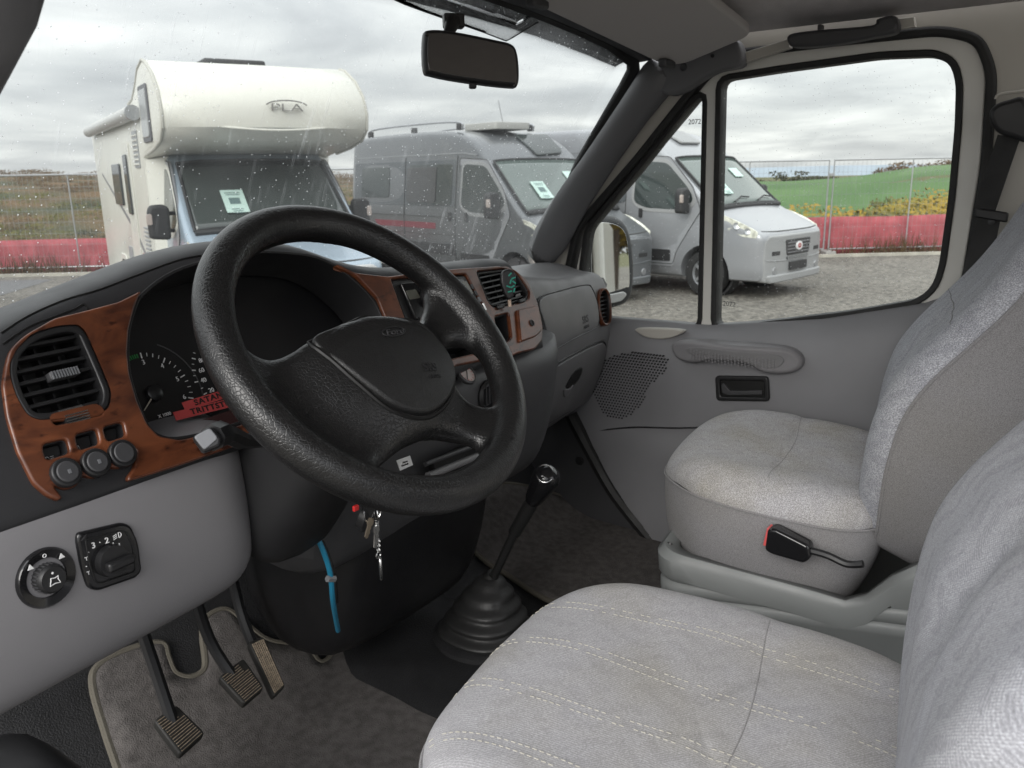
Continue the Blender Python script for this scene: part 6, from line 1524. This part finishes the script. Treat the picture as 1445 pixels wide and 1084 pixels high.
# dark roof spoiler of a white vehicle behind the two campers
t4 = thing('white_van', 'white van roof with dark roof panel showing between grey and silver camper', 'van', (15.0, 10.6, GZ), None, rotz(HD), True)
vs, fs = loft(bodyrows(), True, True); mk('body', vs, fs, white, t4, sub=1, angle=50)
roofbox(t4, [(-.8, -2.2), (-.8, -4.2), (.8, -4.2), (.8, -2.2)], 2.66, 2.74, vglass, 'solar_panel')
for s in (1, -1):
    for y in (-.95, -4.99): MB().lathe([(.0001, -.2), (.33, -.2), (.345, -.1), (.33, 0), (.0001, -.01)], V((s*1.0, y, .345)), (s, 0, 0), 24).build('wheel', tyre, t4)
vs_ = [[wfn4 for wfn4 in []]]
rows = [[V((.78*k/8*(1-.1*i/6), -(.86+.70*i/6)+.02, topz(.86+.70*i/6)+.045)) for k in range(-8, 9)] for i in range(7)]
vs, fs = loft(rows); mk('windscreen', vs, fs, wglass, t4, solid=.01)

# ---- motorhome coach body
W2 = 1.13
def side(d, z): return (d, z)
prof = [(2.05, .42), (2.05, 2.12), (1.75, 2.16), (1.10, 2.21), (.72, 2.28), (.55, 2.40), (.52, 2.56), (.60, 2.76), (.80, 2.94), (1.10, 3.09), (1.45, 3.13), (1.75, 3.08), (2.05, 2.92), (2.35, 2.80), (2.7, 2.77), (6.55, 2.77), (6.62, 2.70), (6.62, .50), (6.50, .42), (5.10, .42), (5.05, .60), (4.90, .76), (4.60, .80), (4.30, .76), (4.15, .60), (4.10, .42)]
rows = []
for x, ins in ((-W2, .05), (-W2+.012, .018), (-W2+.05, 0), (-.6, -.004), (0, -.006), (.6, -.004), (W2-.05, 0), (W2-.012, .018), (W2, .05)):
    o_ = off([(a, b) for a, b in prof], -ins) if ins > 0 else prof
    rows.append([V((x, -a-(.18*(abs(x)/W2)**3 if a < 1.2 else 0), b)) for a, b in o_])
vs, fs = loft(rows, True, True); mk('coach_body', vs, fs, cream2, t3, angle=35, smooth=True)
ysd = V((0, 0, 0)); 
def cside(nm, pts, th, m_, s=1, rd=.05, h0=0): 
    F_ = Fr((s*W2, 0, 0), (0, -1*1, 0), (0, 0, 1)); F_ = Fr((s*W2, 0, 0), (0, s, 0), (0, 0, 1)); return plate(nm, [rnd([(-s*a if s == 1 else a, b) for a, b in pts], rd, 4)], F_, h0, h0+th, m_, t3, min(.01, th*.4))
gwin = mat('motorhome_window', (.05, .055, .06), .08, spec=.8); gfr = mat('window_grey_frame', (.30, .31, .32), .4)
for s in (1,):
    cside('window_surround', [(1.25, 2.28), (1.25, 2.88), (1.75, 2.88), (1.75, 2.28)], .02, mat('frame_dark', (.09, .09, .1), .4), s); cside('bunk_window', [(1.30, 2.33), (1.30, 2.83), (1.70, 2.83), (1.70, 2.33)], .03, mat('window_pale', (.35, .36, .36), .15), s)
    cside('side_window', [(3.9, 1.55), (3.9, 2.1), (4.6, 2.1), (4.6, 1.55)], .03, gwin, s)
    cside('entry_door', [(3.0, .55), (3.0, 2.35), (3.55, 2.35), (3.55, .55)], .015, cream2, s); cside('door_window', [(3.14, 1.45), (3.14, 2.2), (3.40, 2.2), (3.40, 1.45)], .03, gwin, s, h0=.01)
    cside('fridge_vent', [(2.25, 2.02), (2.25, 2.45), (2.6, 2.45), (2.6, 2.02)], .012, gfr, s, rd=.02)
    for k in range(7): cside('vent_slat', [(2.27, 2.05+.055*k), (2.27, 2.075+.055*k), (2.58, 2.075+.055*k), (2.58, 2.05+.055*k)], .024, cream2, s, rd=.004)
    for k in range(8): cside('vent_slat', [(2.2, .95+.05*k), (2.2, .975+.05*k), (2.5, .975+.05*k), (2.5, .95+.05*k)], .02, gfr, s, rd=.004)
    cside('hatch', [(3.75, .7), (3.75, 1.0), (4.05, 1.0), (4.05, .7)], .012, gfr, s)
    cside('decal_stripe', [(2.3, .82), (3.2, 1.25), (5.9, 2.0), (5.9, 1.96), (3.2, 1.18), (2.35, .76)], .004, mat('decal_grey', (.18, .18, .19), .4), s, rd=.01)
    cside('decal_stripe', [(2.3, .76), (2.9, .98), (2.9, .94), (2.3, .72)], .004, mat('decal_darkred', (.3, .05, .06), .4), s, rd=.01)
    cside('wheel_arch_trim', [(4.05, .45), (4.15, .68), (4.4, .85), (4.8, .85), (5.05, .68), (5.15, .45), (5.05, .45), (4.95, .64), (4.75, .77), (4.45, .77), (4.25, .64), (4.15, .45)], .02, cream2, s, rd=.02)
aw = MB().tube([V((W2+.07, -1.95, 2.62)), V((W2+.07, -6.3, 2.62))], .075, 14).build('awning_case', mat('awning_grey', (.48, .48, .47), .4), t3); 
MB().tube([V((W2+.07, -1.90, 2.62)), V((W2+.07, -1.96, 2.62))], .085, 14).build('awning_end', gfr, t3)
# fairing between cab and coach + moulded line on the bunk front
MB().tube(cat([V((-1.02, -.78, 2.50)), V((-.7, -.62, 2.42)), V((0, -.505, 2.37)), V((.7, -.62, 2.42)), V((1.02, -.78, 2.50))], 8, False), .012, 8).build('moulded_line', cream2, t3)
for s in (1, -1): MB().tube([V((s*(W2-.015), -a-(.18 if a < 1.2 else 0), b)) for a, b in prof[2:15]], .018, 8).build('edge_trim', mat('edge_trim', (.50, .49, .44), .4), t3)
lf = lambda a, b, h: V((-a-.30, -.535-.06*abs((-a-.30)/1.1)**2+h-.0, b))
text('bunk_letters', 'PLA', .115, YZ(0), 0, 2.60, .02, mat('letter_grey', (.22, .21, .20), .4), t3, fn=lambda a, b, h: V((-a-.12, -.50+h-.02, b)), xs=1.9, ext=.012, off=-.002)
MB().tube([V((x_, -.495, 2.61+.065*math.sqrt(max(0, 1-((x_+.12)/.23)**2)))) for x_ in [-.12-.22+.022*k for k in range(21)]], .008, 6).build('letter_arc', MATS['letter_grey'], t3)
MB().box((.1, -1.9, 3.16), (.7, .7, .08)).build('roof_hatch', blkp, t3, bevel=.03)
MB().box((0, -3.5, 2.82), (.6, .6, .10)).build('roof_hatch', gfr, t3, bevel=.03)
fa = MB()
for s in (1, -1): fa.add([V((s*.98, -1.85, 1.0)), V((s*W2, -2.1, 1.0)), V((s*W2, -2.1, 2.10)), V((s*.90, -1.80, 2.14)), V((s*.8, -2.1, 1.0)), V((s*.8, -2.1, 2.0))], [(0, 1, 2, 3), (0, 4, 5, 3)])
fa.build('side_fairing', cream2, t3)
# no interior behind the motorhome windscreen: its dark is put into the opaque glass colour

# ------------------------------------------------------------------ passenger door mirror (outside)
pm_ = thing('door_mirror', 'black framed passenger door mirror outside the quarter window', 'mirror', (1.02, 1.12, .62))
MF = Fr(XY(1.02).at(862, 372), (.858, -.513, 0), (.026, .044, 1))
mo_ = cat(MF.pp([(831, 318), (838, 308), (860, 303), (882, 312), (893, 335), (897, 370), (896, 405), (889, 425), (872, 434), (845, 437), (834, 425), (831, 380)]), 4)
plate('mirror_housing', [mo_], MF, -.09, .0, mat('mirror_black', (.03, .032, .035), .45), pm_, .02, res=3)
mg_ = cat(MF.pp([(836, 318), (845, 314), (865, 316), (880, 326), (886, 350), (888, 400), (882, 406), (860, 413), (840, 416), (835, 405)]), 4)
plate('mirror_glass', [mg_], MF, -.002, .0015, mat('true_mirror', (.88, .89, .88), .02, metal=1), pm_, .0006)
plate('indicator_lens', [rnd(MF.pp([(838, 420), (880, 411), (884, 416), (876, 425), (845, 432)]), .006, 3)], MF, -.01, .006, mat('lens_clear', (.55, .55, .55), .15), pm_, .003)
MB().tube([V((.88, 1.12, .60)), MF.at(845, 395, -.06)], .03, 8).build('mirror_arm', blkp, pm_)
